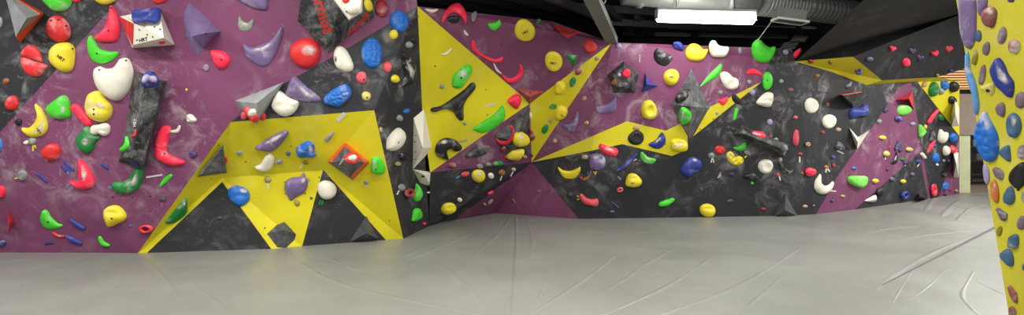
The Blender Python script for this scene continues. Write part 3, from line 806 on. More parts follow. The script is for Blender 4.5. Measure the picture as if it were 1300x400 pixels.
volume('wh', [(1210, 193, 0), (1217, 194, 0), (1217.5, 209, 0), (1217, 226, 0), (1210.5, 225, 0), (1214, 208, .35)], fan(5, 5), 'lower pale volume at the end of the far wall by the olive pier', .4, anchor=(1214, 208))
volume('bk', [(1163, 253, 0), (1166, 246, 0), (1173, 247, 0), (1177, 252.5, 0), (1168, 249, .3), (1172, 250, .3)], [(0, 1, 4), (1, 2, 5, 4), (2, 3, 5), (3, 0, 4, 5)], 'low black block volume at the foot of the far wall edge', .2, anchor=(1168, 248))
volume('rd', [(10, 267, 0), (17.5, 281, 0), (10.5, 295, 0), (12, 281, .12)], fan(3, 3), 'small red triangular volume low on the purple panel', .1, cover=.65)
# ------------------------------------------------------------------ holds on the left wall
H = hold
foot('gy', E(1, 28, 2.5, 7), 'pale grey nub left of the grey pyramid volume')
H('gn', [(56, -2), (63, 9), (72, 15), (84, 13), (91, 5), (91, -6), (72, -12)], 'bright green blob hold at the top, above the red oval on black', at=(74, 4))
H('pk', E(98, -4, 6.5, 7), 'pinkish red hold cut by the top edge beside the green blob')
H('yl', E(135, -5, 14, 11), 'yellow hold cut by the top edge above the red horn', at=(135, 1))
H('rd', E(203, -5, 10, 10.5), 'red round hold cut by the top edge above the white volume', at=(203, 1))
H('rd', E(75.5, 37, 14.5, 17.5, -15), 'large red oval hold with chalky top on the black panel', bolts=((65, 26), (74, 25), (84, 33)), chalk=.5, smears=[E(75, 27, 11, 6, -10)])
sp = bpy.data.objects.new('split_hold', None)
_, c_, n_, t_ = place(E(43, 78, 15, 17)); sp.location = c_; COL.objects.link(sp)
tag(sp, 'red round hold split in two halves by a slanting slit', 'climbing hold', 'holds on the left wall')
u = extra(sp, 'upper_half', 'rd', [(27, 70.5), (30, 62), (37, 57), (46, 60), (52, 68), (54, 79), (40, 75)], h=.6, chalk=.3, at=(43, 78))
l = extra(sp, 'lower_half', 'rd', [(28, 73), (30, 88), (40, 97), (50, 97), (57, 90), (61, 83), (45, 78)], h=.6, chalk=.3, at=(43, 78))
H('yl', [(64, 72), (66, 62), (74, 55), (87, 54), (95, 61), (95, 77), (92, 88), (84, 92), (76, 89), (67, 81)], 'large yellow rounded hold with black print below the chalky red oval', text=('HRT', 77, 74, 11, 40), bolts=((92, 62),), chalk=.15)
H('pk', [(141, 7), (146, 12), (151, 25), (152, 40), (148, 52), (136, 54), (127, 53), (121, 47), (132, 37), (138, 24)], 'large pinkish red horn-shaped hold left of the white volume', bolts=((137.5, 39), (141, 10)), chalk=.12)
H('gn', [(116, 45), (121, 50), (127, 61), (138, 65), (151, 66), (147, 74), (133, 81), (121, 79), (114, 70), (112, 54)], 'bright green crescent hold below the pinkish red horn', 'crest', bolts=((123, 68),), chalk=.2, smears=[E(123, 62, 4, 7, -25)])
hb = H('nv', [(169, 18), (172, 14), (185, 13), (203, 11), (205, 18), (202, 27), (196, 30), (185, 28), (172, 30), (168, 25)], 'flat navy blue hold on the top edge of the white volume', 'flat', .5, chalk=.25, rough=.6)
foot('pk', E(206, 53, 5, 2.3, -15), 'small red oval on the lower side of the white volume')
H('pu', [(297, -4), (313, 7), (330, 13), (339, 12), (341, 4), (338, -8), (300, -10)], 'purple bar hold cut by the top edge above the grey crescent', at=(325, 3))
H('gg', [(304, 20), (308, 26), (313, 29), (318, 27), (321, 24), (322, 30), (319, 37), (312, 40), (305, 38), (302, 31)], 'small greyish green crescent hold on the purple panel', 'crest')
H('pk', [(268, 66), (271, 63), (283, 65), (291, 72), (292, 79), (287, 86), (281, 88), (275, 84), (270, 75)], 'pinkish red teardrop hold below the purple shark-fin volume', bolts=((281, 76),), chalk=.12)
foot('gy', E(262, 86, 4, 4.5), 'small grey nub left of the pinkish red teardrop hold', prof='rock')
H('pu', [(309, 56), (320, 60), (330, 57), (345, 50), (358, 33), (359, 42), (352, 66), (343, 80), (334, 85), (322, 80), (312, 70)], 'big purple crescent hold left of the red ball hold', 'crest', 1.0, chalk=.35, smears=[SW([(321, 64), (333, 63), (345, 55)], [2, 3, 1.5])])
H('rd', E(388, 67, 20.5, 18.5), 'big red ball hold with a chalk patch below the lettered volume', 'dome', .8, chalk=.55, cover=.58, smears=[E(392, 64, 10.5, 8)])
H('wh', [(424, 66), (428, 59), (436, 60), (443, 68), (449, 83), (446, 90), (438, 91), (428, 86), (424, 77)], 'cream egg-shaped hold with black print on the black panel', text=('HRT', 426.5, 75, 7, -85), chalk=.1)
H('bl', E(472, 67.5, 13, 20), 'bright blue cobbled hold on the black panel', 'cobble', .95, chalk=.2)
H('dr', E(484, 11, 8.5, 11.5), 'dull red egg hold right of the lettered black volume', chalk=.3)
H('yl', E(467, 6, 4.5, 9.5, -15), 'yellow sliver hold on the right edge of the lettered black volume')
H('wh', E(448, 10, 10, 9), 'cream rounded hold on the white flat plate volume', bolts=((440, 15),), chalk=.1)
foot('rd', E(439, 0, 4.5, 4), 'small red hold on the white flat plate volume')
foot('br', E(8, 103, 4, 4), 'small brown nub above the small red oval near the left picture edge', prof='rock')
H('rd', E(16, 131, 8.5, 9.5), 'small red oval hold near the left picture edge on black', chalk=.4)
foot('bk', E(24, 155, 4.5, 4.5), 'small black ball left of the yellow crescent', chalk=.2)
H('yl', [(45, 132), (51, 136), (58, 146), (61, 157), (60, 166), (52, 173), (40, 174), (31, 168), (29, 162), (37, 162), (45, 155), (48, 146)], 'yellow crescent moon hold with black print on the purple panel', text=('HRT', 49, 166, 8, 60), chalk=.3, smears=[SW([(54, 150), (52, 163), (42, 169)], [1.5, 3, 1.5])])
H('gn', [(60, 138), (65, 131), (73, 125), (79, 121), (86, 123), (90, 135), (90, 147), (83, 151), (72, 151), (64, 146)], 'bright green rounded hold right of the yellow crescent moon', chalk=.25, smears=[E(80, 139, 4, 5)])
H('pk', SW([(96, 137), (112, 155)], 6), 'red sausage hold between the green and yellow bean holds', chalk=.1)
H('yl', [(110, 130), (114, 119), (123, 115), (131, 117), (135, 125), (142, 134), (143, 143), (138, 152), (127, 155), (116, 150), (110, 141)], 'large yellow bean hold under the big cream bean', 'groove', bolts=((119, 139), (119, 145)), chalk=.4, smears=[E(127, 134, 8, 4, 30)])
H('wh', [(122, 88), (127, 84), (136, 87), (146, 85), (152, 78), (155, 74), (163, 74), (168, 82), (170, 95), (166, 112), (158, 124), (147, 128), (134, 121), (125, 110), (121, 97)], 'biggest cream bean hold left of the tall black slab volume', bolts=((160, 77), (126, 89)), chalk=.15)
b = H('nv', [(179, 102), (183, 94), (190, 90), (197, 93), (202, 103), (200, 110), (190, 111), (181, 110)], 'navy hold with chalky pale top on the tall black slab volume', 'crest', .8, bolts=((190, 95),), chalk=.3)
extra(b, 'chalky_top', 'la', [(180, 101), (184, 94), (190, 91), (196, 94), (200, 102), (195, 103), (189, 101), (184, 104)], h=.9, chalk=.5, label='pale chalk-covered top', at=(190, 99))
foot('gn', SW([(162, 174), (162, 184), (156, 190)], [1.6, 3.6, 3]), 'small green crescent on the lower left of the tall black slab volume', chalk=.2)
foot('rd', [(173, 163), (172, 173), (164, 173), (169, 171)], 'small red chevron on the tall black slab volume', h=.6, at=(170, 171))
foot('nv', E(172, 207, 4.5, 2.5, 25), 'small navy nub at the lower tip of the tall black slab volume')
H('wh', [(238, 146), (243, 145), (247, 148), (250, 153), (244, 156), (238, 154)], 'small white lumpy hold alone on the purple panel', 'rock', name='foothold', cat='foothold')
foot('yl', E(237, 114, 1.6, 1.6), 'tiny yellow dot right of the tall black slab volume')
b = H('wh', [(118, 160), (126, 158), (134, 156), (140, 160), (139, 169), (133, 173), (126, 170), (120, 172), (116, 166)], 'cream spool-shaped hold above the dark green pear', 'groove', .9, chalk=.1)
extra(b, 'knob', 'wh', E(120.5, 165, 4.6, 6.6), h=1.3, chalk=.1)
H('dg', [(113, 160), (118, 165), (124, 172), (127, 176), (122, 181), (119, 190), (112, 195), (104, 191), (99, 184), (98, 175), (104, 168), (108, 161)], 'dark green pear-shaped hold left of the tall black slab volume', bolts=((107, 180),), chalk=.25, smears=[E(108, 180, 5, 6)])
b = foot('gg', E(41.5, 179, 5, 5), 'small grey knob with a white stub under the yellow crescent moon')
extra(b, 'stub', 'wh', E(34, 181, 3.2, 2.8), h=1.2)
tape('y', [(42, 184), (42.5, 192)], 'yellow tape strip under the small grey knob with white stub')
tape('y', [(44.5, 184), (45.5, 188)], 'shorter yellow tape strip under the small grey knob with white stub')
H('rd', E(66, 193, 12, 11), 'round dark red hold with chalky top under the yellow crescent moon', chalk=.6, cover=.52, smears=[E(65, 187, 9, 5)])
tape('y', [(59, 201), (60, 204)], 'yellow tape dab below the round dark red hold')
H('pk', [(100, 203), (106, 204), (113, 212), (120, 225), (121, 232), (117, 238), (107, 241), (98, 239), (88, 231), (92, 229), (100, 230), (101, 222)], 'pinkish red hook hold low on the purple panel', bolts=((104, 226),), chalk=.3, smears=[SW([(104, 210), (107, 220), (106, 229)], [1.5, 4, 2.5])])
foot('nv', SW([(82, 206), (93, 216)], 1.5), 'longest of the blue slivers left of the red hook')
foot('nv', SW([(79, 211), (84, 217)], 1.5), 'short blue sliver left of the longest blue sliver by the red hook')
tape('l', [(86, 217), (87, 221)], 'light blue tape under the blue slivers by the red hook')
tape('b', [(84, 213), (90, 217)], 'dark blue tape between the blue slivers by the red hook')
foot('nv', SW([(46, 220), (52, 224), (59, 231)], [.8, 1.6, 1.4]), 'thin blue sliver between the grey knob and the red hook')
foot('nv', SW([(129, 208), (136.5, 214)], 1.9), 'short navy sliver right of the pinkish red hook')
tape('l', [(86, 236), (91, 233)], 'light blue tape by the lower tip of the red hook')
tape('l', [(92, 236), (93, 240)], 'second light blue tape just below the red hook tip')
foot('gy', E(29, 222, 5.8, 6.5, -20), 'small grey chalky knob with yellow tape low on the purple panel', prof='rock')
tape('y', [(19, 227), (25, 225)], 'yellow tape left of the small grey chalky knob')
H('bl', E(0, 184, 4, 8.5), 'blue hold cut by the left picture edge')
H('pk', E(1, 243, 7, 8), 'pinkish red ball hold cut by the left picture edge')
H('dg', [(143, 234), (145, 231), (157, 230), (165, 225), (170, 216), (176, 213), (182, 215), (182, 224), (178, 236), (171, 243), (160, 246), (147, 243)], 'dark green boomerang hold below the tall black slab volume', chalk=.3, smears=[SW([(174, 220), (171, 232), (158, 236)], [2, 4, 2])])
tape('l', [(138, 237), (142, 238.5)], 'light blue tape at the left tip of the dark green boomerang')
H('pk', [(205, 161), (211, 159), (217, 161), (216, 170), (212, 188), (213, 194), (222, 199), (233, 203), (235, 207), (230, 210), (217, 210), (204, 205), (197, 198), (197, 185), (200, 170)], 'big pinkish red boomerang hold right of the tall black slab volume', bolts=((209, 195),), chalk=.4, smears=[SW([(208, 182), (208, 195), (222, 203)], [2, 5, 3])])
foot('wh', SW([(218, 167), (225, 166), (228, 160.5)], [1.6, 2.6, 1.6]), 'small white horn beside the top of the big red boomerang')
foot('dp', E(245.5, 196, 5.3, 5), 'small dark purple hold right of the big red boomerang', prof='rock')
tape('w', [(186, 225), (206, 222)], 'white strip right of the dark green boomerang', 1.0)
foot('gn', SW([(204, 236), (210, 229), (217, 223)], [1.6, 3.4, 2.2]), 'bright green leaf hold right of the dark green boomerang')
H('gn', [(57, 266), (61, 268), (66, 276), (73, 283), (80, 286), (74, 290), (63, 291), (55, 287), (52, 278), (54, 269)], 'bright green crescent hold at the foot of the purple panel', 'crest', bolts=((61, 282),), chalk=.25)
foot('nv', [(-2, 308), (3, 305), (8, 307), (7, 311), (0, 313)], 'small navy hold in the lower left corner of the wall')
foot('nv', SW([(90, 278.5), (98, 285), (107, 290)], [1.6, 3.2, 2.4]), 'navy sausage foothold right of the green crescent')
foot('nv', SW([(84, 299.5), (93, 305), (103, 309)], [1.6, 3.2, 2]), 'lower navy sausage foothold touching the thin red sliver')
foot('rd', SW([(68, 296), (74, 299.5), (81, 300)], 1.6), 'thin red sliver under the bright green crescent')
foot('nv', SW([(58, 309.5), (67, 308)], 1.3), 'thin navy sliver low on the purple panel below the thin red one')
H('yl', [(133, 272), (134, 265), (141, 261), (150, 261), (157, 266), (161, 274), (158, 280), (150, 284), (141, 288), (136, 282)], 'yellow scored drum-shaped hold at the foot of the purple panel', 'lip', 1.0, bolts=((142, 277.5),), chalk=.15)
foot('gn', SW([(127, 302), (131, 309), (138, 311.5)], [2.4, 3, 2]), 'small green curved foothold below the yellow drum')
foot('rd', ('R', 187, 290, 9, 5.3, 0, .27), 'small red ring-shaped foothold beside the yellow slanting edge', prof='ring', h=1)
foot('dk', E(207, 253, 4.6, 3), 'small dark grey nub above the red ring foothold', prof='rock')
H('dg', [(237, 252), (238, 262), (237, 273), (231, 280), (222, 284), (212, 284), (210, 281), (219, 270), (228, 258), (233, 253)], 'dark green fin hold on the slanting yellow edge', 'crest', chalk=.4, smears=[E(234, 258, 2, 4)])
foot('bl', E(166, 287, 1.5, 1.5), 'tiny blue dot right of the yellow drum')
# ---- around the yellow arch
H('sa', E(310, 147, 4.5, 5.5), 'salmon pink hold at the left side of the grey triangular volume', chalk=.4)
H('rd', E(334, 148, 4, 5), 'red hold at the right side of the grey triangular volume', chalk=.3)
b = H('rd', [(311, 137), (315, 136), (328, 146), (327, 155), (322, 154), (313, 144)], 'red hold with a white cap on the tip of the grey triangular volume', chalk=.15)
extra(b, 'cap', 'wh', E(321, 143, 5, 5.3), h=1.1, chalk=.2, label='white cap')
H('wh', [(346, 128), (350, 119), (355, 115), (361, 119), (370, 125), (379, 129), (378, 137), (371, 145), (361, 148), (352, 144), (345, 136)], 'cream bean hold right of the grey triangular volume', 'groove', chalk=.1)
H('pu', [(363, 117), (368, 103), (374, 97), (380, 101), (392, 112), (406, 123), (406, 129), (395, 130), (377, 127), (364, 121)], 'purple fin hold above the yellow arch', 'crest', 1.0, chalk=.35, smears=[SW([(380, 110), (388, 119), (400, 125)], [2, 4, 2])])
H('bl', [(411, 125), (416, 119), (424, 113), (433, 108), (440, 107), (446, 114), (445, 123), (438, 130), (430, 136), (421, 134), (413, 132)], 'bright blue lobed hold above the yellow arch', 'cobble', .9, chalk=.35)
H('sa', E(459, 98.5, 6.8, 8), 'salmon oval hold under the blue cobbled hold', chalk=.2, bolts=((462, 101),))
H('py', E(465, 122, 6, 6), 'pale chalky yellow ball hold above the top corner of the yellow arch', h=1.1, chalk=.6, bolts=((466, 124),))
H('sa', E(492, 85, 5.5, 7.5), 'salmon oval hold right of the blue cobbled hold', chalk=.2)
H('yl', E(501, 100, 5.2, 5.2), 'small yellow ball hold below the right salmon oval', h=1.1, chalk=.2)
b = H('gy', E(304, 194, 4, 2.5), 'small grey foothold left of the purple bar on the yellow arch', 'rock', name='foothold', cat='foothold', chalk=.5)
foot('pk', E(287.5, 203, 1.6, 4), 'small red sliver beside the flat dark triangular volume')
H('pu', [(324, 187), (336, 178), (350, 170), (364, 165), (366, 170), (361, 178), (353, 187), (344, 192), (332, 190)], 'long purple bar hold on the yellow arch', 'dome', .8, chalk=.4, smears=[SW([(336, 183), (348, 177), (360, 170)], [1.5, 3.5, 1.5])])
H('wh', [(323, 212), (331, 208), (337, 198), (342, 194), (348, 200), (347, 209), (342, 216), (333, 217)], 'cream half-moon hold below the long purple bar', chalk=.15)
foot('gy', E(354, 205, 5, 3.2, -10), 'grey foothold right of the cream half-moon', prof='rock', chalk=.5)
foot('sb', E(366, 195, 3, 2.8), 'small slate blue foothold left of the blue lump on the yellow arch')
H('bl', [(376, 192), (377, 187), (385, 181), (392, 179), (398, 182), (400, 193), (401, 198), (391, 199), (380, 199)], 'blue lump hold in the middle of the yellow arch', 'rock', chalk=.45, smears=[E(394, 189, 3.5, 5)])
foot('gy', SW([(415, 177), (419, 173), (423, 168)], [3.2, 2.8, 1]), 'small pale grey horn right of the blue lump on the yellow arch', chalk=.5)
foot('ol', E(388, 206, 3.6, 2.6), 'small olive foothold below the blue lump on the yellow arch')
tape('w', [(381, 213.5), (384.5, 209)], 'white tape under the small olive foothold below the blue lump')
b = H('rd', E(447, 201, 9, 7.6), 'round red hold with a white cap on the black diamond volume', 'dome', .7)
extra(b, 'cap', 'wh', E(447.5, 200.5, 5.2, 4), h=1.2, chalk=.2, label='white cap')
tape('w', [(431, 209), (436, 202)], 'white tape on the black diamond volume', 1.0)
b = H('gn', [(471, 213), (472, 201), (477, 199), (483, 200), (489, 211), (488, 219), (481, 221), (472, 218)], 'green rounded hold with chalky left side at the edge of the yellow arch', chalk=.45, bolts=((477, 215),), smears=[SW([(475, 204), (476, 214)], 2.6)])
tape('y', [(467, 221), (470, 217)], 'yellow tape under the chalky green hold of the yellow arch')
foot('gy', E(465, 231.5, 3.2, 2.6), 'small grey foothold low on the right leg of the yellow arch')
tape('w', [(464, 238.5), (466, 233.5)], 'white tape under the grey foothold on the right leg of the arch')
foot('ol', E(340, 228, 4.6, 4), 'small olive ball foothold at the crease of the yellow arch')
tape('w', [(340, 232.5), (340.8, 240)], 'white tape under the olive ball foothold', 1.0)
H('pu', [(385, 219), (389, 225), (391, 233), (387, 244), (377, 250), (369, 255), (365, 249), (361, 240), (363, 230), (371, 225), (381, 224)], 'purple leaf-shaped hold with a pointed top on the middle leg of the arch', 'crest', 1.0, chalk=.3, smears=[E(385, 229, 3, 5, 30)])
tape('l', [(391, 227), (393, 230)], 'light blue tape right of the purple leaf-shaped hold', .7)
H('wh', E(415, 241, 12.2, 12.2), 'round cream ball hold at the tip of the right black triangle', h=.9, chalk=.2)
H('bl', [(292, 238), (300, 235), (305, 236), (312, 237), (318, 243), (318, 252), (311, 260), (304, 262), (296, 257), (290, 250), (289, 243)], 'big blue blob hold at the top of the lower black triangle', 'groove', .9, chalk=.3, smears=[E(309, 242, 6, 3.5, 10)])
foot('dk', E(279, 277, 3.6, 2.6), 'dark grey nub in the middle of the lower black triangle')
foot('ol', E(377, 257.5, 3.5, 4.2, -25), 'small olive foothold under the purple leaf-shaped hold', chalk=.5)
foot('nv', E(395, 251.5, 2, 1.8), 'tiny navy dot on the slanting edge beside the cream ball')
tape('g', [(405, 260), (407, 254)], 'left of two green tapes below the cream ball')
tape('g', [(408.5, 260), (410, 254)], 'right of two green tapes below the cream ball')
tape('w', [(428, 153), (433, 148), (438, 144)], 'wide white strip on the top edge of the yellow arch', 2.6)
# ---- black strip between the arch and the big yellow triangle
H('bl', [(495, 22), (500, 15), (506, 13), (514, 17), (519, 24), (518, 34), (512, 40), (506, 41), (500, 37), (495, 30)], 'blue lobed hold near the ceiling on the black strip', 'cobble', .8, chalk=.15)
H('yl', E(499.5, 44, 6, 6.3), 'yellow ball hold touching the blue lobed hold near the ceiling', h=1, chalk=.2)
foot('bk', E(525, 51, 3, 4.5), 'small black nub right of the yellow ball near the ceiling', chalk=.2)
foot('gy', E(519, 57, 4.5, 4.5), 'small chalky grey nub above the big black fin', prof='rock', chalk=.5)
H('bk', [(508, 67), (515, 68), (524, 80), (528, 94), (526, 103), (518, 109), (507, 110), (511, 103), (513, 95), (510, 80)], 'big black chalked fin hold on the black strip', 'crest', 1.0, chalk=.7, cover=.5, smears=[SW([(516, 76), (522, 88), (522, 99)], [1.5, 3.5, 1.5])])
foot('bl', E(515.5, 141, 4.5, 3, -35), 'small blue oval left of the tall white faceted volume')
foot('gy', E(507, 150, 4, 4), 'small grey ball left of the tall white faceted volume', chalk=.4)
H('wh', [(487, 186), (490, 178), (498, 167), (506, 162), (512, 167), (512, 176), (506, 187), (497, 192), (488, 190)], 'white bean hold on the black strip left of the white faceted volumes', bolts=((506, 181),), chalk=.3)
foot('bk', E(512, 199, 6, 4.5, 30), 'black knobbly hold under the white bean on the black strip', prof='rock', chalk=.5)
foot('ol', E(504, 208, 4, 3), 'small olive hold under the white bean on the black strip')
foot('ol', E(483, 165, 2.2, 4), 'small olive hold on the right edge of the yellow arch')
foot('gy', E(508, 238, 4.2, 4.5), 'small dark grey knob left of the red ring hold', chalk=.3)
tape('w', [(503.5, 247), (507, 241)], 'white tape under the dark grey knob')
H('dr', ('R', 516, 245, 6, 6, 0, .3), 'red ring hold with an open centre beside the green hold', 'ring', 1)
H('gn', [(526, 232), (531, 237), (533, 245), (528, 254), (523, 255), (521, 248), (524, 240)], 'bright green upright hold right of the red ring', chalk=.2)
H('gn', [(521, 276), (523, 266), (528, 264), (532, 269), (533, 276), (527, 280), (521, 281)], 'green hold with dark top above the mat on the black strip', 'crest', chalk=.1)
foot('pk', E(538, 284, 2, 2), 'tiny red dot above the mat near the black corner')
# ------------------------------------------------------------------ holds in the deep corner
ar = H('bk', [(548, 137), (560, 134), (575, 124), (590, 113), (598, 105), (603, 106), (602, 113), (593, 124), (588, 134), (588, 150), (584, 153), (579, 148), (575, 142), (565, 138), (552, 142), (547, 141)], 'black three-armed hold in the middle of the big yellow triangle', chalk=.15, at=(580, 132))
H('gn', [(574, 102), (576, 95), (584, 87), (592, 82), (598, 84), (598, 92), (592, 101), (586, 110), (580, 112), (574, 109)], 'green bean hold above the black three-armed hold', bolts=((585.5, 99, .02),), chalk=.3, smears=[E(588, 93, 5, 7, 30)])
foot('gy', E(561, 110, 3, 3), 'small grey ball left of the green bean on yellow')
foot('gy', E(590, 157, 2.5, 2), 'small grey ball just under the black three-armed hold')
H('gn', [(600, 163), (613, 154), (627, 145), (637, 134), (640, 140), (640, 150), (632, 160), (622, 166), (612, 169), (603, 166)], 'long green half-moon hold on the lower edge of the big yellow triangle', 'crest', .9, chalk=.15)
tape('w', [(614, 135), (629, 131)], 'thin white strip above the long green half-moon', 1.0)
H('pk', [(644, 129), (648, 123), (656, 119), (661, 123), (660, 131), (656, 138), (651, 136)], 'pinkish red plectrum-shaped hold at the tip of the big yellow triangle', bolts=((653, 130),), chalk=.1)
H('bk', [(552, 190), (556, 180), (566, 175), (577, 177), (584, 183), (586, 187), (583, 191), (577, 192), (572, 189), (567, 191), (569, 200), (569, 203), (562, 201), (554, 197)], 'black curled hook hold at the lower corner of the big yellow triangle', chalk=.4, at=(562, 186), smears=[E(564, 180, 6, 3, -15)])
tape('gy', [(583, 180), (593, 178)], 'grey strip right of the black curled hook', 1.0)
foot('wh', [(539, 11), (549, 12), (556, 11), (553, 15), (546, 16)], 'cream sliver hold at the top tip of the big yellow triangle', at=(548, 13))
H('pk', [(561, 30), (563, 18), (570, 10), (578, 7), (586, 11), (591, 20), (591, 31), (587, 24), (581, 18), (575, 17), (568, 21)], 'red arch hold over a black hold under the ceiling', chalk=.1, at=(577, 15))
H('bk', [(568, 23), (575, 20), (583, 21), (582, 27), (574, 29), (570, 27)], 'black hold beneath the red arch under the ceiling', chalk=.2)
foot('gy', [(597, 20), (602, 16), (605, 17), (604, 24), (600, 28)], 'grey horn foothold right of the red arch', prof='rock')
foot('wh', [(589, 38), (592, 40), (595, 45), (590, 44)], 'small white tooth below the red arch', at=(591.5, 42))
foot('wh', SW([(560, 69), (567, 68), (573, 62)], [.8, 1.8, .8]), 'thin white crescent on the upper part of the big yellow triangle')
H('gn', [(619, 30), (625, 29), (630, 28), (634, 25), (636, 31), (630, 37), (626, 39), (621, 35)], 'small green fin hold right of the red arch', chalk=.3)
H('yl', E(666, 38.5, 13, 14), 'large yellow disc hold with black print under the ceiling', 'flat', .4, text=('HRT', 667, 41, 8, -22), chalk=.05)
H('pk', [(600, 51), (603, 53), (606, 63), (617, 71), (629, 75), (638, 72), (637, 78), (626, 79), (612, 73), (601, 65), (598, 58)], 'long red curved hold along the edge of the big yellow triangle', chalk=.1, at=(612, 70))
H('pk', [(636, 93), (645, 99), (654, 97), (659, 90), (659, 82), (663, 84), (664, 93), (659, 101), (651, 105), (642, 103)], 'red crescent hold below the long red curved hold', chalk=.1, at=(652, 101))
foot('wh', SW([(627, 81), (631, 89), (636, 93)], [.8, 1.5, .8]), 'thin white curved foothold left of the lower red crescent')
foot('dg', E(683, 28, 3.2, 2.6), 'small dark green foothold right of the upper yellow disc')
H('yl', E(702.5, 77.5, 11.4, 12.3), 'yellow disc hold with black print above the narrow yellow triangle', 'flat', .4, text=('HRT', 702, 80.5, 8, 12), chalk=.1)
H('rd', E(749, 58, 8, 9), 'red round hold left of the grey beam end', 'flat', .6, chalk=.2)
H('dg', V_([(718, 69), (733, 70), (732, 77), (728, 84), (723, 78)]), 'dark green shield-shaped hold right of the lower yellow disc', 'wedge', .7, chalk=.4)
foot('dr', E(734, 90, 4, 5.3, 30), 'dull red oval on the narrow yellow triangle', chalk=.3)
foot('dg', E(727, 104, 4, 6.3, 20), 'dark green oval below the dull red oval on the narrow yellow triangle', chalk=.4)
foot('tn', E(758, 74, 3, 2.6, -30), 'tan nub near the top of the narrow yellow triangle')
H('yl', [(704, 111), (707, 104), (713, 103), (717, 107), (716, 115), (711, 119), (705, 118)], 'yellow lumpy hold on the upper left edge of the narrow yellow triangle', 'rock', chalk=.1)
foot('dg', E(702, 135, 5, 3, -10), 'dark green oval in the middle of the narrow yellow triangle', chalk=.5)
H('yl', [(704, 146), (706, 138), (713, 134), (720, 137), (719, 146), (712, 152), (706, 151)], 'yellow egg hold with black print on the edge of the narrow yellow triangle', text=('HRT', 713.5, 147, 5, 40), chalk=.1)
foot('tn', E(699, 153, 2.6, 3), 'tan nub left of the yellow egg hold')
foot('dg', E(692, 163.5, 3.6, 6.3, 30), 'lowest dark green oval on the narrow yellow triangle', chalk=.5)
foot('dr', [(671.5, 162), (679, 173), (673, 178)], 'dull red sliver in the corner beside the black faceted volume', at=(675, 171))
foot('wh', E(673, 146, 1.5, 4), 'thin white sliver along the corner beside the black faceted volume')
H('pk', [(629, 175), (636, 179), (644, 178), (650, 170), (647, 160), (651, 161), (653, 170), (650, 179), (642, 183), (634, 182)], 'red crescent hold on the black faceted volume', chalk=.15, at=(642, 180))
H('yl', E(661, 177, 9, 10), 'chalky yellow round hold on the black faceted volume', chalk=.35, bolts=((657, 185),), smears=[E(662, 174, 4, 4)])
H('yl', [(642, 198), (650, 190), (664, 188), (662, 195), (655, 200)], 'yellow wedge hold under the black faceted volume', chalk=.3)
foot('rd', E(645, 199, 5, 2.6, -10), 'red foothold at the left of the yellow wedge')
foot('dr', E(639, 187, 4, 3), 'dark maroon foothold on the left corner of the black faceted volume')
H('dk', [(590, 199), (600, 189), (612, 186), (620, 188), (622, 186), (616, 195), (605, 198)], 'dark grey winged hold under the slanting yellow edge', 'rock', chalk=.4)
foot('dr', E(574, 209, 5, 4), 'dark red foothold right of the small white faceted volume')
foot('sa', E(590, 221, 5.8, 3, -20), 'salmon foothold right of the blue tape in the dark corner', chalk=.3)
tape('l', [(579, 226), (584, 223.5)], 'blue tape left of the salmon foothold in the dark corner')
H('yl', E(607, 223, 8.6, 8), 'chalky yellow round hold in the dark corner', chalk=.55, cover=.52, smears=[E(609, 221, 4, 3.5)])
foot('wh', E(623, 223, 3.6, 4), 'white knob right of the chalky yellow hold in the dark corner')
foot('gy', E(609, 211, 4, 3), 'grey nub above the chalky yellow hold in the dark corner')
foot('gy', E(620, 208.5, 4, 2.4), 'pale grey nub left of the dark green sliver in the dark corner', chalk=.5)
foot('dg', E(632, 207.5, 7, 3.4, -5), 'dark green sliver under the yellow wedge in the dark corner', chalk=.3)
foot('br', E(637, 219, 4.2, 4), 'brown knob with white tape in the dark corner', prof='rock', chalk=.4)
tape('w', [(635, 229), (637, 223)], 'white tape under the brown knob in the dark corner', .7)
foot('tn', E(652, 215, 2.8, 2.2), 'tan knob at the right end of the dark corner row')
tape('w', [(648, 224), (651.5, 217.5)], 'white tape under the tan knob of the dark corner row', .7)
foot('tn', E(666, 199, 3, 2.2), 'small tan nub under the chalky yellow hold of the black faceted volume')
foot('bk', E(674, 197, 1.8, 2), 'tiny black nub at the lowest point of the narrow yellow triangle')
H('yl', E(569, 264.5, 10, 7, -15), 'yellow oval hold low in the dark corner', 'lip', .9, chalk=.1)
foot('wh', E(583.5, 253.5, 3.2, 2.6), 'white pebble right of the yellow oval low in the dark corner')
foot('pk', SW([(619.5, 246), (625, 243)], 1.5), 'bright pink sliver in the dark corner')
foot('tn', E(615, 259, 2.2, 1.6), 'tan pebble near the inner corner above the mat')
foot('gy', SW([(620, 258), (624, 254)], 1.5), 'pale grey sliver near the inner corner above the mat')
foot('br', SW([(651, 253), (653.5, 257)], 1.5), 'brown sliver just right of the inner corner')
foot('br', E(684, 243, 2.2, 1.6), 'brown pebble on the low purple triangle')
# ------------------------------------------------------------------ right wall
H('pu', [(713, 158), (722, 157), (729, 150), (733, 141), (735, 150), (731, 163), (728, 168), (720, 165)], 'lavender fin hold right of the narrow yellow triangle', 'crest', 1, chalk=.4, smears=[SW([(719, 160), (728, 155)], 1.8)])
foot('tn', E(742, 125, 3, 3), 'tan pebble above the lavender fins')
foot('tn', E(744.5, 156, 2.9, 2.6), 'tan pebble between the two lavender fins')
foot('tn', E(704.5, 179, 3, 2.8, 30), 'tan pebble low beside the narrow yellow triangle')
H('pu', [(757, 136), (770, 132), (777, 126), (782, 122), (782, 140), (772, 144), (760, 144)], 'lavender fin hold below the black pentagon volume', 'crest', 1, chalk=.4, smears=[SW([(762, 136), (774, 131)], 2)])
foot('la', E(785, 58, 3.6, 3.6), 'small lavender ball beside the end of the grey beam')
H('pk', E(795, 93, 5.6, 5.6), 'bright red disc on the black pentagon volume', 'flat', .6, chalk=.08)
foot('la', E(786, 95, 2.6, 2.4), 'small lavender knob on the black pentagon volume')
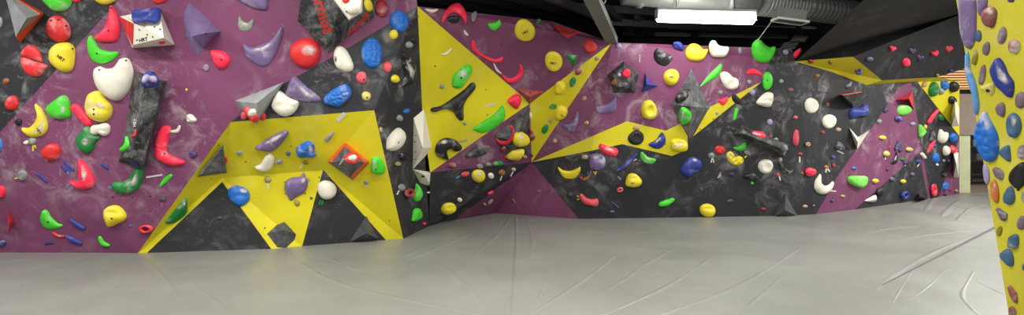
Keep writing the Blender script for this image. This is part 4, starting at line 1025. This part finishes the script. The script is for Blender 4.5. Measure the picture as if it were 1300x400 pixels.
foot('og', E(779.5, 104.5, 2.8, 3), 'small orange knob on the black pentagon volume', chalk=.4)
foot('bk', E(790, 108, 7, 4), 'black lump at the bottom of the black pentagon volume', prof='rock', chalk=.4)
foot('dk', E(802.5, 105, 2.8, 4.2, 25), 'grey oval at the right side of the black pentagon volume', chalk=.4)
H('bk', [(830, 67), (834, 61), (840, 63), (847, 68), (853, 71), (852, 78), (845, 84), (837, 82), (831, 76)], 'black bean hold on the purple right wall', 'crest', chalk=.35)
H('nv', [(854, 57), (856, 53), (863, 53), (868, 59), (866, 64), (858, 62)], 'small navy hold above the black bean', 'rock', .7, chalk=.15)
H('yl', [(870, 67), (872, 59), (879, 55), (887, 57), (892, 62), (898, 62), (896, 70), (890, 77), (880, 78), (873, 75)], 'yellow bean hold beside the white bean near the wall top', 'dome', .8, chalk=.15, bolts=((884, 67),))
H('wh', [(899, 58), (902, 51), (907, 51), (911, 56), (917, 58), (924, 59), (923, 66), (918, 71), (911, 72), (902, 70)], 'white bean hold near the top of the purple right wall', 'groove', .8, chalk=.1)
H('yl', E(852, 98, 10, 10.5), 'yellow round hold with black print on the purple right wall', 'lip', .9, text=('HRT', 853, 98, 7, 5), chalk=.2)
tape('gy', [(812, 69), (812, 79)], 'thin grey strip on the purple wall left of the black bean', .8)
foot('gy', E(939.5, 64, 2.6, 4), 'grey oval between the white bean and the big green hold')
H('gn', [(954, 66), (955, 56), (961, 50), (966, 51), (972, 57), (978, 60), (984, 59), (982, 68), (976, 77), (967, 80), (958, 76)], 'biggest green hold at the top edge of the right wall', 'dome', .8, chalk=.08)
H('gn', [(889, 110), (898, 97), (908, 87), (914.5, 81), (917, 83), (915, 92), (909, 99), (898, 105)], 'bright green spearhead hold right of the charcoal diamond volume', 'wedge', .8, chalk=.05)
H('wh', [(914, 95), (918, 91), (924, 92), (929, 97), (936, 100), (937, 106), (935, 112), (929, 114), (922, 112), (917, 105)], 'white lumpy hold right of the green spearhead', 'rock', .8, chalk=.1)
H('pk', [(948, 94), (950, 88), (957, 87), (964, 91), (969, 97), (960, 95)], 'red fan-shaped hold under the biggest green hold', 'crest', .9, chalk=.1, at=(958, 92))
foot('gg', E(951.5, 104, 3, 3), 'small grey nub under the red fan-shaped hold', prof='rock')
foot('gy', E(914.5, 117.5, 2.8, 3), 'small grey nub under the white lumpy hold', prof='rock')
H('gn', E(974, 102.5, 6.2, 11.6, 6), 'upright green oval hold at the edge of the purple paint', bolts=((974, 102),), chalk=.1)
foot('la', E(954.5, 117, 3.8, 3.6), 'lavender ball at the tip of the upper yellow blade')
H('wh', [(960, 131), (964, 124), (971, 118), (978, 117), (981, 121), (980, 130), (976, 136), (968, 135)], 'white ridged rock hold on the black right wall', 'groove', .9, chalk=.1)
H('bk', [(931, 117), (935, 121), (941, 126), (949, 127), (946, 132), (940, 133), (932, 130), (929, 124)], 'black crescent hold across the upper yellow blade', 'crest', 1, chalk=.2)
H('pk', [(911, 127), (918, 125), (924, 123), (922, 130), (917, 134)], 'small red hold on the upper yellow blade', 'crest', chalk=.15)
foot('gy', E(910, 144, 2, 2), 'tiny grey nub on the upper yellow blade')
H('gn', SW([(935, 139), (933.5, 146), (932, 151)], [2.2, 2, 1.8]), 'small green upright bar under the black crescent', chalk=.1)
H('bk', [(857, 128), (861, 118), (873, 113), (876, 118), (872, 125), (862, 131)], 'black lump on the upper half of the charcoal diamond volume', 'rock', .9, chalk=.5)
H('gn', [(862, 148), (864, 138), (868, 136), (876, 141), (878, 149), (874, 156), (866, 157)], 'green chalky hold on the lower half of the charcoal diamond volume', chalk=.5, smears=[SW([(867, 141), (867, 151)], 2.6)])
H('yl', [(814, 137), (818, 129), (825, 127), (831, 132), (834, 141), (831, 150), (824, 152), (816, 148)], 'yellow rocky doughnut hold above the lower yellow band', 'dish', 1.0, chalk=.3)
H('bk', E(807.5, 175, 10.3, 9.3), 'round black dished hold on the lower yellow band', 'dish', .6, chalk=.08)
foot('tn', E(808, 162.3, 4.6, 3.2), 'tan knob above the round black dished hold')
H('nv', [(823, 183), (832, 178), (838, 170), (841, 168), (845, 175), (844, 183), (837, 189), (829, 188)], 'navy crescent hold on the lower yellow band', 'crest', 1, chalk=.25, smears=[SW([(832, 181), (839, 175)], 1.8)])
H('yl', [(851, 182), (854, 177), (864, 176), (872, 181), (872, 190), (864, 193), (853, 190)], 'chalky yellow jug hold at the right end of the lower yellow band', 'lip', 1, chalk=.5, smears=[SW([(857, 186), (868, 183)], 2.4)])
H('pk', [(760, 186), (763, 182), (768, 184), (774, 187), (782, 188), (785, 192), (782, 198), (774, 198), (765, 194)], 'red bean hold under the lower yellow band', 'dome', .9, chalk=.45, smears=[SW([(769, 188), (779, 192)], 2.4)])
foot('tn', E(742.5, 199.5, 3.9, 3), 'tan pebble left of the purple barrel')
H('pu', [(749, 198), (755, 195), (764, 196), (769, 203), (767, 213), (760, 216), (750, 214), (748, 206)], 'purple barrel hold under the red bean', 'lip', .9, chalk=.4, smears=[E(757, 200, 5, 2.8)])
tape('y', [(754, 218), (755.5, 221)], 'left yellow tape under the purple barrel', .6)
tape('y', [(757, 217), (756, 221.5)], 'right yellow tape under the purple barrel', .6)
H('yl', [(708, 212), (715, 216), (724, 217), (732, 214), (737, 212), (736, 219), (730, 226), (722, 227), (714, 224)], 'yellow banana hold low on the black right wall', 'crest', 1, chalk=.15)
foot('br', SW([(741, 228), (744, 227), (748, 224)], [1.6, 2.4, 1.4]), 'brown curved foothold right of the yellow banana')
foot('pk', E(738, 226, 1.5, 1.4), 'tiny pink dot right of the yellow banana')
H('nv', SW([(783, 217), (796, 208), (808, 196)], [1.4, 3.4, 1.6]), 'long navy blade hold right of the purple barrel', chalk=.3)
tape('y', [(804, 204), (808, 202)], 'yellow tape right of the long navy blade', .6)
tape('l', [(811, 203), (813, 204.5)], 'light blue tape left of the chalky green crescent', .6)
H('gn', [(813, 194), (816, 193), (822, 199), (829, 201), (833, 203), (828, 208), (820, 207), (813, 201)], 'green crescent hold with a chalky top under the yellow band', 'crest', 1, chalk=.45, smears=[SW([(818, 199), (826, 203)], 1.6)])
H('yl', [(794, 231), (797, 222), (804, 220), (811, 224), (815, 230), (811, 236), (802, 238), (795, 236)], 'yellow hold with a dark scooped top below the navy blade', 'lip', 1, chalk=.1, text=('HRT', 803, 233, 5, -5))
foot('sa', ('R', 786.5, 240.5, 4.4, 3.4, -20, .38), 'salmon ring foothold left of the scooped yellow hold', prof='ring', h=1)
tape('gy', [(784.5, 224), (788, 228)], 'grey strip above the salmon ring foothold', .7)
H('sa', [(735, 248), (739, 246), (744, 251), (751, 253), (758, 252), (760, 257), (757, 262), (749, 261), (740, 258)], 'salmon sausage hold near the low purple triangle', 'dome', 1, chalk=.15)
tape('y', [(732.5, 248.5), (735, 250)], 'upper yellow tape at the left tip of the salmon sausage', .6)
tape('y', [(733, 253.5), (736, 252)], 'lower yellow tape at the left tip of the salmon sausage', .6)
foot('dk', E(724, 247, 4, 3.6), 'dark grey knob left of the salmon sausage')
foot('sl', SW([(777, 257), (785, 263.5)], 1.1), 'thin dark navy sliver right of the salmon sausage')
foot('dp', E(777, 269, 3, 1.8), 'dark purple pebble above the mat right of the salmon sausage')
H('gn', SW([(839, 259.5), (846, 257.5), (854, 253.5)], [3.2, 4, 2.4]), 'green slanting bar hold low on the black right wall', 'lip', 1, chalk=.1)
H('nv', [(863, 216), (867, 208), (874, 201), (881, 199), (889, 203), (891, 210), (887, 217), (880, 220), (874, 226), (866, 221)], 'big royal blue hold under the chalky yellow jug', 'groove', .9, chalk=.2, smears=[E(882, 203, 4, 2.4, 20)])
H('yl', E(898, 267, 10, 8.5), 'yellow round hold touching the mat on the right wall', 'lip', 1, chalk=.08)
foot('dk', E(890, 241, 2.6, 2.4), 'dark grey pebble below the big royal blue hold')
H('rd', [(907, 191), (909, 186), (915, 185), (920, 188), (919, 194), (912, 195.5)], 'small red lump left of the yellow worm hold', 'rock', .9, chalk=.1)
H('yl', [(922, 198), (924, 193), (930, 193), (933, 199), (939, 198), (943, 201), (942, 207), (934, 210), (926, 206)], 'yellow worm-shaped hold with two chalky ends', 'rock', 1, chalk=.5, smears=[E(927, 196.5, 2.4, 2.2)])
foot('gy', E(903, 197.5, 4, 3.4), 'chalky grey knob with two tapes left of the yellow worm', prof='rock')
tape('w', [(902.5, 206.5), (904, 200.5)], 'left white tape under the chalky grey knob', .7)
tape('w', [(906, 206.5), (905, 200.5)], 'right white tape under the chalky grey knob', .7)
H('gn', [(931, 187), (938, 186), (945, 180), (947, 186), (943, 191), (934, 190)], 'small green crescent above the yellow worm', 'crest', .9, chalk=.1)
foot('gy', E(949, 194, 4.6, 3, 20), 'pale chalky pebble right of the small green crescent', chalk=.6)
tape('y', [(945, 200), (948, 198)], 'yellow tape right of the yellow worm', .8)
H('pk', [(953, 171), (956, 167), (966, 168), (971, 173), (970, 176), (962, 174)], 'red chalky hold on the long black prism volume', 'dome', .8, chalk=.5, at=(962, 171), smears=[SW([(957, 169.5), (966, 171)], 1.6)])
foot('dr', E(977.5, 173, 2.6, 2.2), 'small dull red knob on the long black prism volume')
foot('gy', E(985, 177, 3, 2.2), 'small grey knob on the long black prism volume')
foot('gy', E(996.5, 188, 3, 3.6), 'chalky white knob at the lower end of the long black prism volume', chalk=.6)
foot('la', E(977, 155, 3.5, 4), 'lavender ball above the long black prism volume')
foot('dk', E(930, 164, 2.5, 2.4), 'dark grey pebble left of the long black prism volume', chalk=.4)
H('wh', E(971.5, 211, 9.6, 9), 'cream dished disc below the long black prism volume', 'dish', .7, chalk=.1)
H('bk', [(989, 203), (992, 205), (996, 213), (1003, 217), (1007, 215), (1004, 220), (996, 220), (990, 213)], 'black crescent right of the cream dished disc', 'crest', 1, chalk=.4, at=(996, 216))
foot('gy', E(990.5, 203, 2.5, 3.2), 'chalky grey pebble at the top of the black crescent')
H('bk', [(943, 224), (948, 220), (957, 220), (963, 226), (964, 233), (957, 229), (949, 227)], 'black arched hold below left of the cream dished disc', 'dome', 1.2, chalk=.3, at=(953, 224))
foot('gn', E(955, 232.5, 1.8, 1.8), 'tiny green dot below the black arched hold')
foot('gy', SW([(911, 226), (914, 223), (914.5, 219)], [.8, 1.8, .8]), 'thin grey crescent below the yellow worm')
foot('dp', E(929, 221, 3, 2.6), 'dark purple pebble left of the black arched hold', chalk=.4)
foot('sa', E(987.5, 222, 2.2, 2.5), 'salmon pebble with tape below the black crescent')
tape('w', [(990.5, 229), (989, 223.5)], 'white tape under the salmon pebble', .8)
foot('dk', E(927, 255, 4.2, 2), 'dark pebble low on the black wall left of the dark pyramid volume', chalk=.4)
foot('dr', E(969, 265.5, 3, 2.2), 'dark red pebble left of the dark pyramid volume')
foot('gy', E(991.5, 103, 3, 2.8), 'grey pebble right of the upright green oval')
foot('rg', E(1004, 114, 3.2, 2.6), 'dull pink pebble below the grey pebble right of the green oval', chalk=.3)
foot('la', E(997.5, 66, 3.6, 3.2), 'lavender pebble left of the red diamond')
H('pk', [(1007, 68), (1016, 61), (1017, 67), (1010, 74)], 'red diamond hold at the tip of the yellow overhang edge', 'wedge', .9, chalk=.1)
# ------------------------------------------------------------------ far wall
H('wh', E(1029.5, 134, 8.6, 9.6), 'upper of two cream discs on the black far wall', 'flat', .4, chalk=.1)
H('wh', E(1052, 154, 8.4, 9.2), 'lower of two cream discs on the black far wall', 'flat', .4, chalk=.1)
foot('br', E(1037, 96, 2.8, 2.8), 'brown pebble above the two cream discs', prof='rock')
foot('br', E(1050.5, 132.5, 2, 2.9), 'brown pebble between the two cream discs')
foot('sa', E(1009.5, 149, 3, 2.2), 'salmon pebble left of the cream discs', chalk=.4)
H('sa', E(1010, 175, 3.8, 10.2, 3), 'upright salmon sausage hold below the cream discs', chalk=.15)
foot('dr', E(1044, 168, 2.6, 2.4), 'dull red pebble left of the lower cream disc bottom', chalk=.3)
foot('tn', E(1064, 164.5, 3, 2.8), 'tan pebble right of the lower cream disc bottom')
foot('tn', ('R', 1024, 183, 2.8, 2.8, 0, .4), 'tan ring pebble right of the upright salmon sausage', prof='ring', h=1)
foot('dr', E(1015.5, 195.5, 3.3, 2), 'dull red nub with white tape under the upright salmon sausage', chalk=.4)
tape('w', [(1015, 206), (1015, 199)], 'white tape under the dull red nub', .8)
H('pk', [(1022, 219), (1024, 214), (1030, 213), (1035, 216), (1033, 222), (1026, 224)], 'bright red lump hold left of the cream crescent moon', chalk=.35)
foot('br', E(1018, 220, 1.9, 1.9), 'tiny brown nub left of the bright red lump')
H('wh', [(1041, 221), (1041, 230), (1045, 235), (1051, 235), (1057, 230), (1055, 239), (1048, 246), (1040, 246), (1034, 240), (1034, 231), (1038, 224)], 'cream crescent moon hold low on the far wall', 'dome', .8, chalk=.1, at=(1040, 239))
tape('w', [(1053, 242), (1061, 243)], 'white strip right of the cream crescent moon', .8)
foot('og', E(1049, 212, 2.6, 2.2), 'orange nub with two tapes above the cream crescent moon')
tape('w', [(1048, 219), (1049, 214)], 'left white tape under the orange nub', .8)
tape('w', [(1053, 218), (1050.5, 214)], 'right white tape under the orange nub', .8)
foot('dr', E(1058, 210, 1.9, 2.9), 'dark red peg right of the orange nub')
foot('nv', E(1057, 199.5, 2.4, 2.6), 'navy pebble above the dark red peg')
H('dk', [(1060, 184), (1064, 180), (1069, 183), (1070, 189), (1064, 191), (1060, 189)], 'grey chalked knob left of the white arrow-shaped volume', 'lip', .9, chalk=.6)
foot('gy', SW([(1063, 192), (1069, 195)], 1.5), 'pale stub under the grey chalked knob')
foot('tn', E(1022, 262, 3.1, 2), 'tan pebble right of the dark pyramid volume')
foot('gy', E(1033, 261, 1.3, 1.3), 'tiny grey pebble at the foot of the purple band edge')
H('nv', [(1078, 139), (1084, 136), (1090, 137), (1098, 132), (1099, 147), (1090, 148), (1078, 150)], 'navy jug hold under the orange-edged triangular volume', 'lip', 1, chalk=.15)
foot('sl', SW([(1075, 110.5), (1077, 108), (1079, 104)], [2.4, 2.4, 1.2]), 'slate blue horn under the yellow overhang edge')
foot('sl', E(1102.5, 74.5, 4.6, 3), 'slate blue oval on the dark overhang')
foot('nv', [(1086, 87), (1088, 89), (1092, 86.5), (1094, 91), (1090, 93), (1086, 92.5)], 'navy bow-shaped foothold on the yellow overhang edge')
foot('br', E(1054, 78.5, 2.8, 2.4), 'brown pebble on the yellow overhang edge')
foot('dr', E(1029, 77.3, 4, 2.2), 'dark red pebble near the tip of the yellow overhang edge')
def heart(cx, cy, s, rot=0):
    P = []
    for i in range(20):
        t = 2*math.pi*i/20; x = 16*math.sin(t)**3; y = -(13*math.cos(t) - 5*math.cos(2*t) - 2*math.cos(3*t) - math.cos(4*t))
        a = math.radians(rot); P.append((cx + s*(x*math.cos(a) - y*math.sin(a))/16, cy + s*(x*math.sin(a) + y*math.cos(a))/16))
    return P
for cx, cy, s, rot, col, lb, ck in ((1131.5, 61, 4.2, 15, 'pk', 'leftmost pink heart hold on the dark overhang', .5), (1156, 63.5, 4.2, 5, 'dp', 'upper dark purple heart hold on the dark overhang', .2),
                                (1167, 73, 5, 12, 'dp', 'lower dark purple heart hold on the dark overhang', .2), (1184.5, 67, 4.6, -20, 'pk', 'middle pink heart hold on the dark overhang', .5),
                                (1203.5, 61.5, 5.2, 5, 'pk', 'pink and white heart hold nearest the yellow slab', .7)):
    H(col, heart(cx, cy, s, rot), lb, 'dome', .9, chalk=ck, group='heart holds on the dark overhang', name='heart_hold')
H('pk', E(1149.5, 78.5, 5.2, 5.6), 'round pink rose-shaped hold on the dark overhang', 'cobble', .9, chalk=.3)
H('lg', E(1145.5, 139.5, 9.6, 7.6), 'large green oval hold at the top of the purple band', 'dome', .8, chalk=.3, smears=[E(1145, 136, 5, 2.5)])
foot('nv', E(1138.5, 151, 4.8, 3.2, 25), 'navy chalky foothold under the large green oval', chalk=.5)
foot('la', E(1157, 157, 3, 2.3, -10), 'lavender pebble on the right edge of the purple band')
foot('dp', E(1123, 140, 3.2, 3), 'dark purple pebble left of the large green oval')
foot('gg', E(1115, 154, 3, 2.8), 'greyish green pebble on the left edge of the purple band')
foot('yl', E(1119, 174.5, 4.2, 2.8), 'yellow pebble on the left half of the purple band', chalk=.2)
foot('pk', E(1129, 187, 1.6, 1.5), 'tiny red dot in the middle of the purple band')
foot('sl', SW([(1136, 189), (1138, 185), (1140.5, 181)], [2, 2.6, 2]), 'slate blue peg in the middle of the purple band', chalk=.6)
foot('dp', E(1142, 191, 2.3, 2.2), 'dark purple pebble above the black horn')
foot('py', E(1152, 189.5, 4.3, 2.7, 8), 'pale yellow oval right of the slate blue peg', chalk=.4)
foot('py', E(1123.5, 195, 3.9, 3.6), 'pale yellow knob with white tape left of the black horn', chalk=.4)
tape('w', [(1123.5, 202.5), (1124, 198.5)], 'white tape under the pale yellow knob', .7)
H('bk', [(1138, 193), (1140, 199), (1139, 206), (1134, 209), (1127, 209), (1125, 205), (1131, 204), (1136, 199)], 'black horn hold in the middle of the purple band', 'crest', 1, chalk=.35, smears=[SW([(1138, 198), (1136, 203)], 1.2)])
foot('dg', E(1145, 202, 3.1, 2.2), 'dark green pebble right of the black horn')
foot('nv', E(1148, 207, 2.4, 2), 'navy pebble with tape on the lower edge of the purple band')
tape('w', [(1149, 211), (1148.5, 208.5)], 'white tape under the navy pebble of the purple band', .6)
foot('sl', E(1126, 215, 1.9, 1.8), 'tiny dark blue pebble under the black horn')
foot('bl', E(1084, 213.5, 3, 2, 15), 'blue pebble above the green block')
H('lg', [(1075, 226), (1079, 223), (1092, 223), (1097, 224), (1096, 233), (1090, 238), (1081, 235), (1076, 231)], 'green block hold low on the purple band', 'flat', .8, chalk=.3)
foot('yl', E(1110, 229.5, 4, 2.8), 'yellow pebble on the lower edge of the purple band right of the green block', chalk=.3)
foot('pu', E(1131, 227, 3, 2.6), 'purple pebble on the black panel beyond the purple band')
foot('yl', E(1145, 230, 3, 2.7), 'yellow pebble above the blue ring hold', chalk=.2)
foot('pu', E(1157, 221, 2.5, 2.3), 'purple pebble above and right of the yellow pebble by the blue ring')
foot('tn', E(1069.5, 249, 2.9, 2), 'tan pebble below the green block')
foot('dp', E(1056, 255, 2.2, 2), 'dark purple pebble low on the purple band')
H('wh', [(1096, 255), (1103, 250), (1110, 247.5), (1109.5, 255.5)], 'white wedge hold beside the black egg', 'wedge', .8, chalk=.1, at=(1105, 253))
H('bk', E(1115, 244, 4.2, 6.2), 'black egg hold right of the white wedge', chalk=.08)
H('nv', ('R', 1145, 247, 4.8, 5.3, 10, .36), 'blue ring hold low on the far black panel', 'ring', 1)
H('pk', ('R', 1183, 241, 3.5, 8, -5, .4), 'red ring hold at the foot of the wall edge', 'ring', .8)
H('lg', [(1164.5, 158), (1170, 163), (1172, 168), (1167, 174), (1164.5, 172)], 'green half hold on the wall edge right of the purple band', at=(1167, 166))
foot('yl', E(1173.5, 161, 1.6, 2.8), 'small yellow peg right of the green half hold')
foot('wh', SW([(1168.5, 195.5), (1172, 200)], [2.2, 1.8]), 'white horn on the wall edge at the end of the purple band')
foot('nv', E(1165, 205, 2.6, 2.6), 'navy knob left of the wall edge with white tapes', chalk=.3)
tape('w', [(1164, 212), (1167, 207.5)], 'white tape under the navy knob at the wall edge', .7)
H('pk', SW([(1176.5, 155), (1181, 148), (1187.5, 140)], [2.2, 2.6, 1.6]), 'upper pink slanting blade on the far black panel', chalk=.2)
H('pk', SW([(1175, 194.5), (1181, 187), (1185.5, 178)], [1, 2.8, 1.4]), 'lower pink slanting blade on the far black panel', chalk=.4)
H('dk', [(1178, 178), (1179, 169), (1182, 165), (1184, 173), (1183, 179)], 'grey chalked knob between the two pink blades', 'rock', .9, chalk=.6)
H('wh', [(1189, 173), (1191, 165), (1194, 164), (1198, 168), (1202, 168), (1201, 177), (1196, 182), (1190, 179)], 'white tooth-shaped hold on the far black panel', 'dome', .8, chalk=.1)
H('bl', E(1207.5, 174.5, 4.2, 6.2), 'blue oval hold right of the white tooth', 'rock', .9, chalk=.3)
H('wh', E(1199, 191, 4.2, 6.2, 8), 'white oval hold under the white tooth', 'lip', .8, chalk=.1)
H('pk', [(1203, 190), (1206, 184), (1211, 188), (1212, 192), (1207, 194.5)], 'pink star-like hold right of the white oval', 'rock', .9, chalk=.15)
H('bl', E(1186.5, 200.5, 4.6, 6.6, 10), 'blue chalky hold below the lower pink blade', 'rock', .9, chalk=.5)
foot('wh', E(1188.5, 209, 1.6, 1.8), 'white stub under the blue chalky hold')
foot('gy', E(1197, 204, 1.7, 1.7), 'tiny grey pebble under the white oval')
foot('bk', E(1204, 204, 2.3, 2.2), 'black pebble under the pink star-like hold')
foot('dg', E(1193, 149, 3, 4, -20), 'dark green oval right of the upper pink blade')
foot('bl', E(1186, 185, 1.4, 2), 'tiny blue peg right of the lower pink blade')
H('bl', E(1199, 236.5, 4, 5.6, 15), 'light blue oval on the last purple triangle', chalk=.3)
foot('bk', E(1197, 221, 2, 3), 'black peg above the light blue oval')
foot('bk', E(1198.5, 247, 1.8, 1.8), 'black pebble under the light blue oval')
foot('dr', E(1205, 241, 1.6, 1.6), 'dark red pebble right of the light blue oval')
foot('tn', E(1213, 242, 1.8, 1.6), 'tan pebble at the very foot of the wall end')
H('dg', E(1183, 113.5, 5, 9.8, 8), 'green leaf hold on the far yellow panel', 'groove', .8, chalk=.25)
foot('tn', E(1172.5, 107, 2.4, 3.8, 25), 'tan horn left of the green leaf')
H('bl', [(1193, 101), (1197, 103), (1201, 102), (1203, 110), (1199, 115), (1194, 113)], 'blue clover-like hold right of the green leaf', 'cobble', .9, chalk=.1)
foot('gy', E(1193.5, 116, 3, 4), 'pale grey horn under the blue clover-like hold', chalk=.4)
H('bk', E(1208.5, 110, 5, 7), 'black rounded hold on the far yellow panel', chalk=.05)
H('bk', E(1207, 127, 4.4, 5), 'lower black rounded hold on the far yellow panel', chalk=.05)
foot('ol', E(1189, 95, 2.2, 2), 'olive pebble at the top edge of the far yellow panel')
foot('nv', E(1206, 90, 3, 2.4), 'navy knob on the edge of the dark overhang')
# ------------------------------------------------------------------ the close yellow slab
H('pu', [(1220, -4), (1238, -4), (1240, 30), (1239, 50), (1233, 62), (1227, 58), (1221, 42), (1219, 15)], 'biggest purple hold at the top edge of the yellow slab', 'dome', .6, chalk=.3)
H('pu', [(1243, 0), (1246, -4), (1253, -3), (1254, 6), (1250, 15), (1247, 21), (1243, 13)], 'purple hold behind the red-brown egg near the top of the slab', chalk=.4)
H('rg', [(1249, 17), (1252, 10), (1260, 8), (1266, 14), (1265, 27), (1261, 35), (1254, 33), (1249, 25)], 'red-brown egg hold near the top of the yellow slab', 'dome', .9, chalk=.3, smears=[E(1257, 15, 5, 4.5)])
H('sb', E(1242.8, 45.5, 3.8, 7.2), 'small blue oval beside the biggest purple hold')
foot('dp', E(1284, 0, 4, 3), 'dark purple nub cut by the top edge on the yellow slab', at=(1284, 1))
H('gp', E(1273.3, 45, 5.2, 10.8, 8), 'greyish purple egg right of the small blue oval', chalk=.4)
H('rg', [(1282, 60), (1285, 51), (1292, 51), (1296, 57), (1294, 66), (1288, 68)], 'brown lump near the right picture edge of the slab', 'rock', .9, chalk=.4)
H('gp', E(1253, 61.5, 4.2, 8.8, 5), 'purple egg under the red-brown egg', chalk=.3)
H('ol', [(1239, 63), (1242, 70), (1240, 81), (1237, 82), (1234, 78), (1237, 69)], 'olive pointed hold below the biggest purple hold')
H('lb', [(1228, 66), (1231, 70), (1233, 88), (1239, 104), (1242, 118), (1244, 135), (1241, 146), (1238.5, 140), (1236, 120), (1231.5, 106), (1227.5, 88)], 'long pale blue stalactite hold along the edge of the yellow slab', 'dome', 1.2, chalk=.4, at=(1236, 105))
H('gp', E(1248, 95, 3.8, 12.8, 8), 'slim dark purple upright hold on the yellow slab', chalk=.2)
H('nv', [(1259, 90), (1262, 80), (1268, 73), (1275, 80), (1281, 94), (1288, 105), (1287, 120), (1283, 124), (1275, 117), (1266, 108)], 'big navy diamond hold with a chalky middle on the yellow slab', 'dome', .8, chalk=.6, cover=.5, smears=[SW([(1266, 84), (1272, 97), (1279, 106)], [2, 6, 2.5])])
H('py', [(1247, 111), (1251, 107), (1262, 105), (1263, 115), (1259, 122), (1254, 119)], 'pale yellow nose-shaped hold left of the big navy diamond', 'crest', 1, chalk=.4, bolts=((1254, 115),))
H('gp', E(1297, 127, 6.5, 10.8), 'grey purple hold at the right picture edge under the navy diamond', chalk=.3)
H('gp', [(1265.5, 138), (1268, 132), (1274, 130), (1277, 138), (1275, 148), (1269, 146)], 'grey purple acorn-shaped hold right of the blue stalactite', chalk=.4)
H('sb', E(1288.5, 159, 8.6, 16.3), 'slate blue scooped oval hold on the yellow slab', 'dish', .9, chalk=.3, smears=[E(1287, 154, 4, 7)])
H('bl', [(1251, 141), (1257, 150), (1261, 158), (1267, 170), (1269, 185), (1266, 201), (1257, 206), (1249, 198), (1243, 186), (1240, 170), (1244, 155)], 'biggest blue cobbled cone hold on the edge of the yellow slab', 'cobble', .8, chalk=.35, smears=[E(1253, 158, 4, 8, -15)])
H('sb', [(1270, 194), (1274, 187), (1281, 184), (1283, 190), (1283.5, 205), (1276, 201)], 'slate blue cone right of the biggest blue cobbled cone', chalk=.3)
H('gp', E(1298, 193, 5, 9), 'grey purple hold at the right picture edge beside the slate blue cone', chalk=.3)
H('gp', [(1262, 213), (1270, 214), (1275, 220), (1273, 228), (1266, 225)], 'grey purple shell-shaped hold under the blue cobbled cone', chalk=.5)
H('bk', [(1283, 225), (1286, 216), (1294, 208), (1300, 206), (1304, 215), (1302, 232), (1294, 240), (1286, 233)], 'big black rounded hold at the right of the yellow slab', chalk=.15)
H('la', E(1253, 221, 3.6, 13.6, -8), 'tall grey lavender hold on the slab edge above the orange one', chalk=.5)
H('og', [(1258.5, 240), (1260, 231), (1264, 228), (1268, 238), (1269, 252), (1266, 258), (1260, 250)], 'orange brown hold on the edge of the yellow slab', chalk=.3, smears=[E(1263, 235, 2, 4)])
H('sb', [(1275.5, 252), (1277, 243), (1283, 236), (1288, 242), (1289, 254), (1284, 260), (1278, 258)], 'blue pear-shaped hold right of the orange brown one', 'lip', .9, chalk=.15)
H('dp', [(1266.5, 265), (1269, 264), (1274, 268), (1279, 271), (1279, 278), (1275, 280.5), (1271, 275)], 'dark purple pinched hold under the orange brown one', 'lip', 1.2, chalk=.2)
H('gp', E(1297.5, 283, 5, 9), 'grey purple hold at the right picture edge low on the slab', chalk=.3)
H('ol', E(1269.5, 293, 3.2, 6.8, 12), 'small olive hold on the slab edge', 'lip', 1, chalk=.3)
H('sb', [(1282, 312), (1284, 300), (1290, 297), (1294, 301), (1293, 314), (1287, 315.5)], 'slate blue block hold right of the small olive hold', 'flat', .9, chalk=.4)
H('sb', [(1271.5, 325), (1274, 318), (1282, 316), (1287, 325), (1287, 337), (1281, 337)], 'blue acorn-shaped hold low on the yellow slab', chalk=.15)
H('rg', [(1280.5, 366), (1283, 362), (1288, 368), (1292, 374), (1292, 385), (1286, 380)], 'brown shell-shaped hold low on the yellow slab', chalk=.4)
H('rg', E(1286, 396, 4.6, 7, -15), 'brown hold cut by the bottom edge on the yellow slab', chalk=.4)
foot('sb', E(1301, 339, 2.5, 5), 'blue sliver at the right picture edge low on the slab')
foot('gg', E(1300, 250, 2.5, 7), 'greyish green sliver at the right picture edge beside the blue pear')
foot('bk', E(1293, 241, 2, 1.4), 'tiny black nub under the big black rounded hold')
# ------------------------------------------------------------------ camera and light
cd = bpy.data.cameras.new('camera'); cd.sensor_fit = 'HORIZONTAL'; cd.sensor_width = 36; cd.lens = 36*F/W
cd.shift_y = -(HGT/2 - HOR)/W; cd.clip_start = .05; cd.clip_end = 100
co = bpy.data.objects.new('camera', cd); co.location = CAM; co.rotation_euler = (math.pi/2, 0, 0); COL.objects.link(co); S.camera = co
def area(loc, sx, sy, power, rot=(0, 0, 0), col=(1, .985, .95)):
    l = bpy.data.lights.new('ceiling_or_fill_lamp', 'AREA'); l.shape = 'RECTANGLE'; l.size = sx; l.size_y = sy; l.energy = power; l.color = col
    o = bpy.data.objects.new('ceiling_or_fill_lamp', l); o.location = loc; o.rotation_euler = rot; COL.objects.link(o); return o
# rows of fluorescent fittings over the mat
for x in (-7, -3.5, 0, 3.5, 7.2):
    area((x, 4.1, 4.3), 1.8, .3, 85)
for x in (-5, 0, 5):
    area((x, .5, 4.3), 1.8, .3, 70)
area((3.35, 8.6, 3.55), 1.7, .2, 25)
area((7.5, 6.6, 4.3), 1.8, .3, 60)  # extra unseen lamp, added to brighten the right wall
area((9.5, 8.6, 3.9), 1.8, .3, 150)  # fill lamp with no fitting, added to lift the purple band
area((13.5, 10.8, 4.2), 1.8, .3, 150)  # second added fill, lightens the receding end of the wall
area((14.6, 16.2, 4.2), 1.6, .4, 50)
w = bpy.data.worlds.new('world'); S.world = w; w.use_nodes = True
w.node_tree.nodes['Background'].inputs[0].default_value = (1, .98, .95, 1); w.node_tree.nodes['Background'].inputs[1].default_value = .25
S.view_settings.view_transform = 'Standard'; S.view_settings.look = 'None'; S.view_settings.gamma = 1; S.view_settings.use_curve_mapping = False
S.view_settings.exposure = 1.0
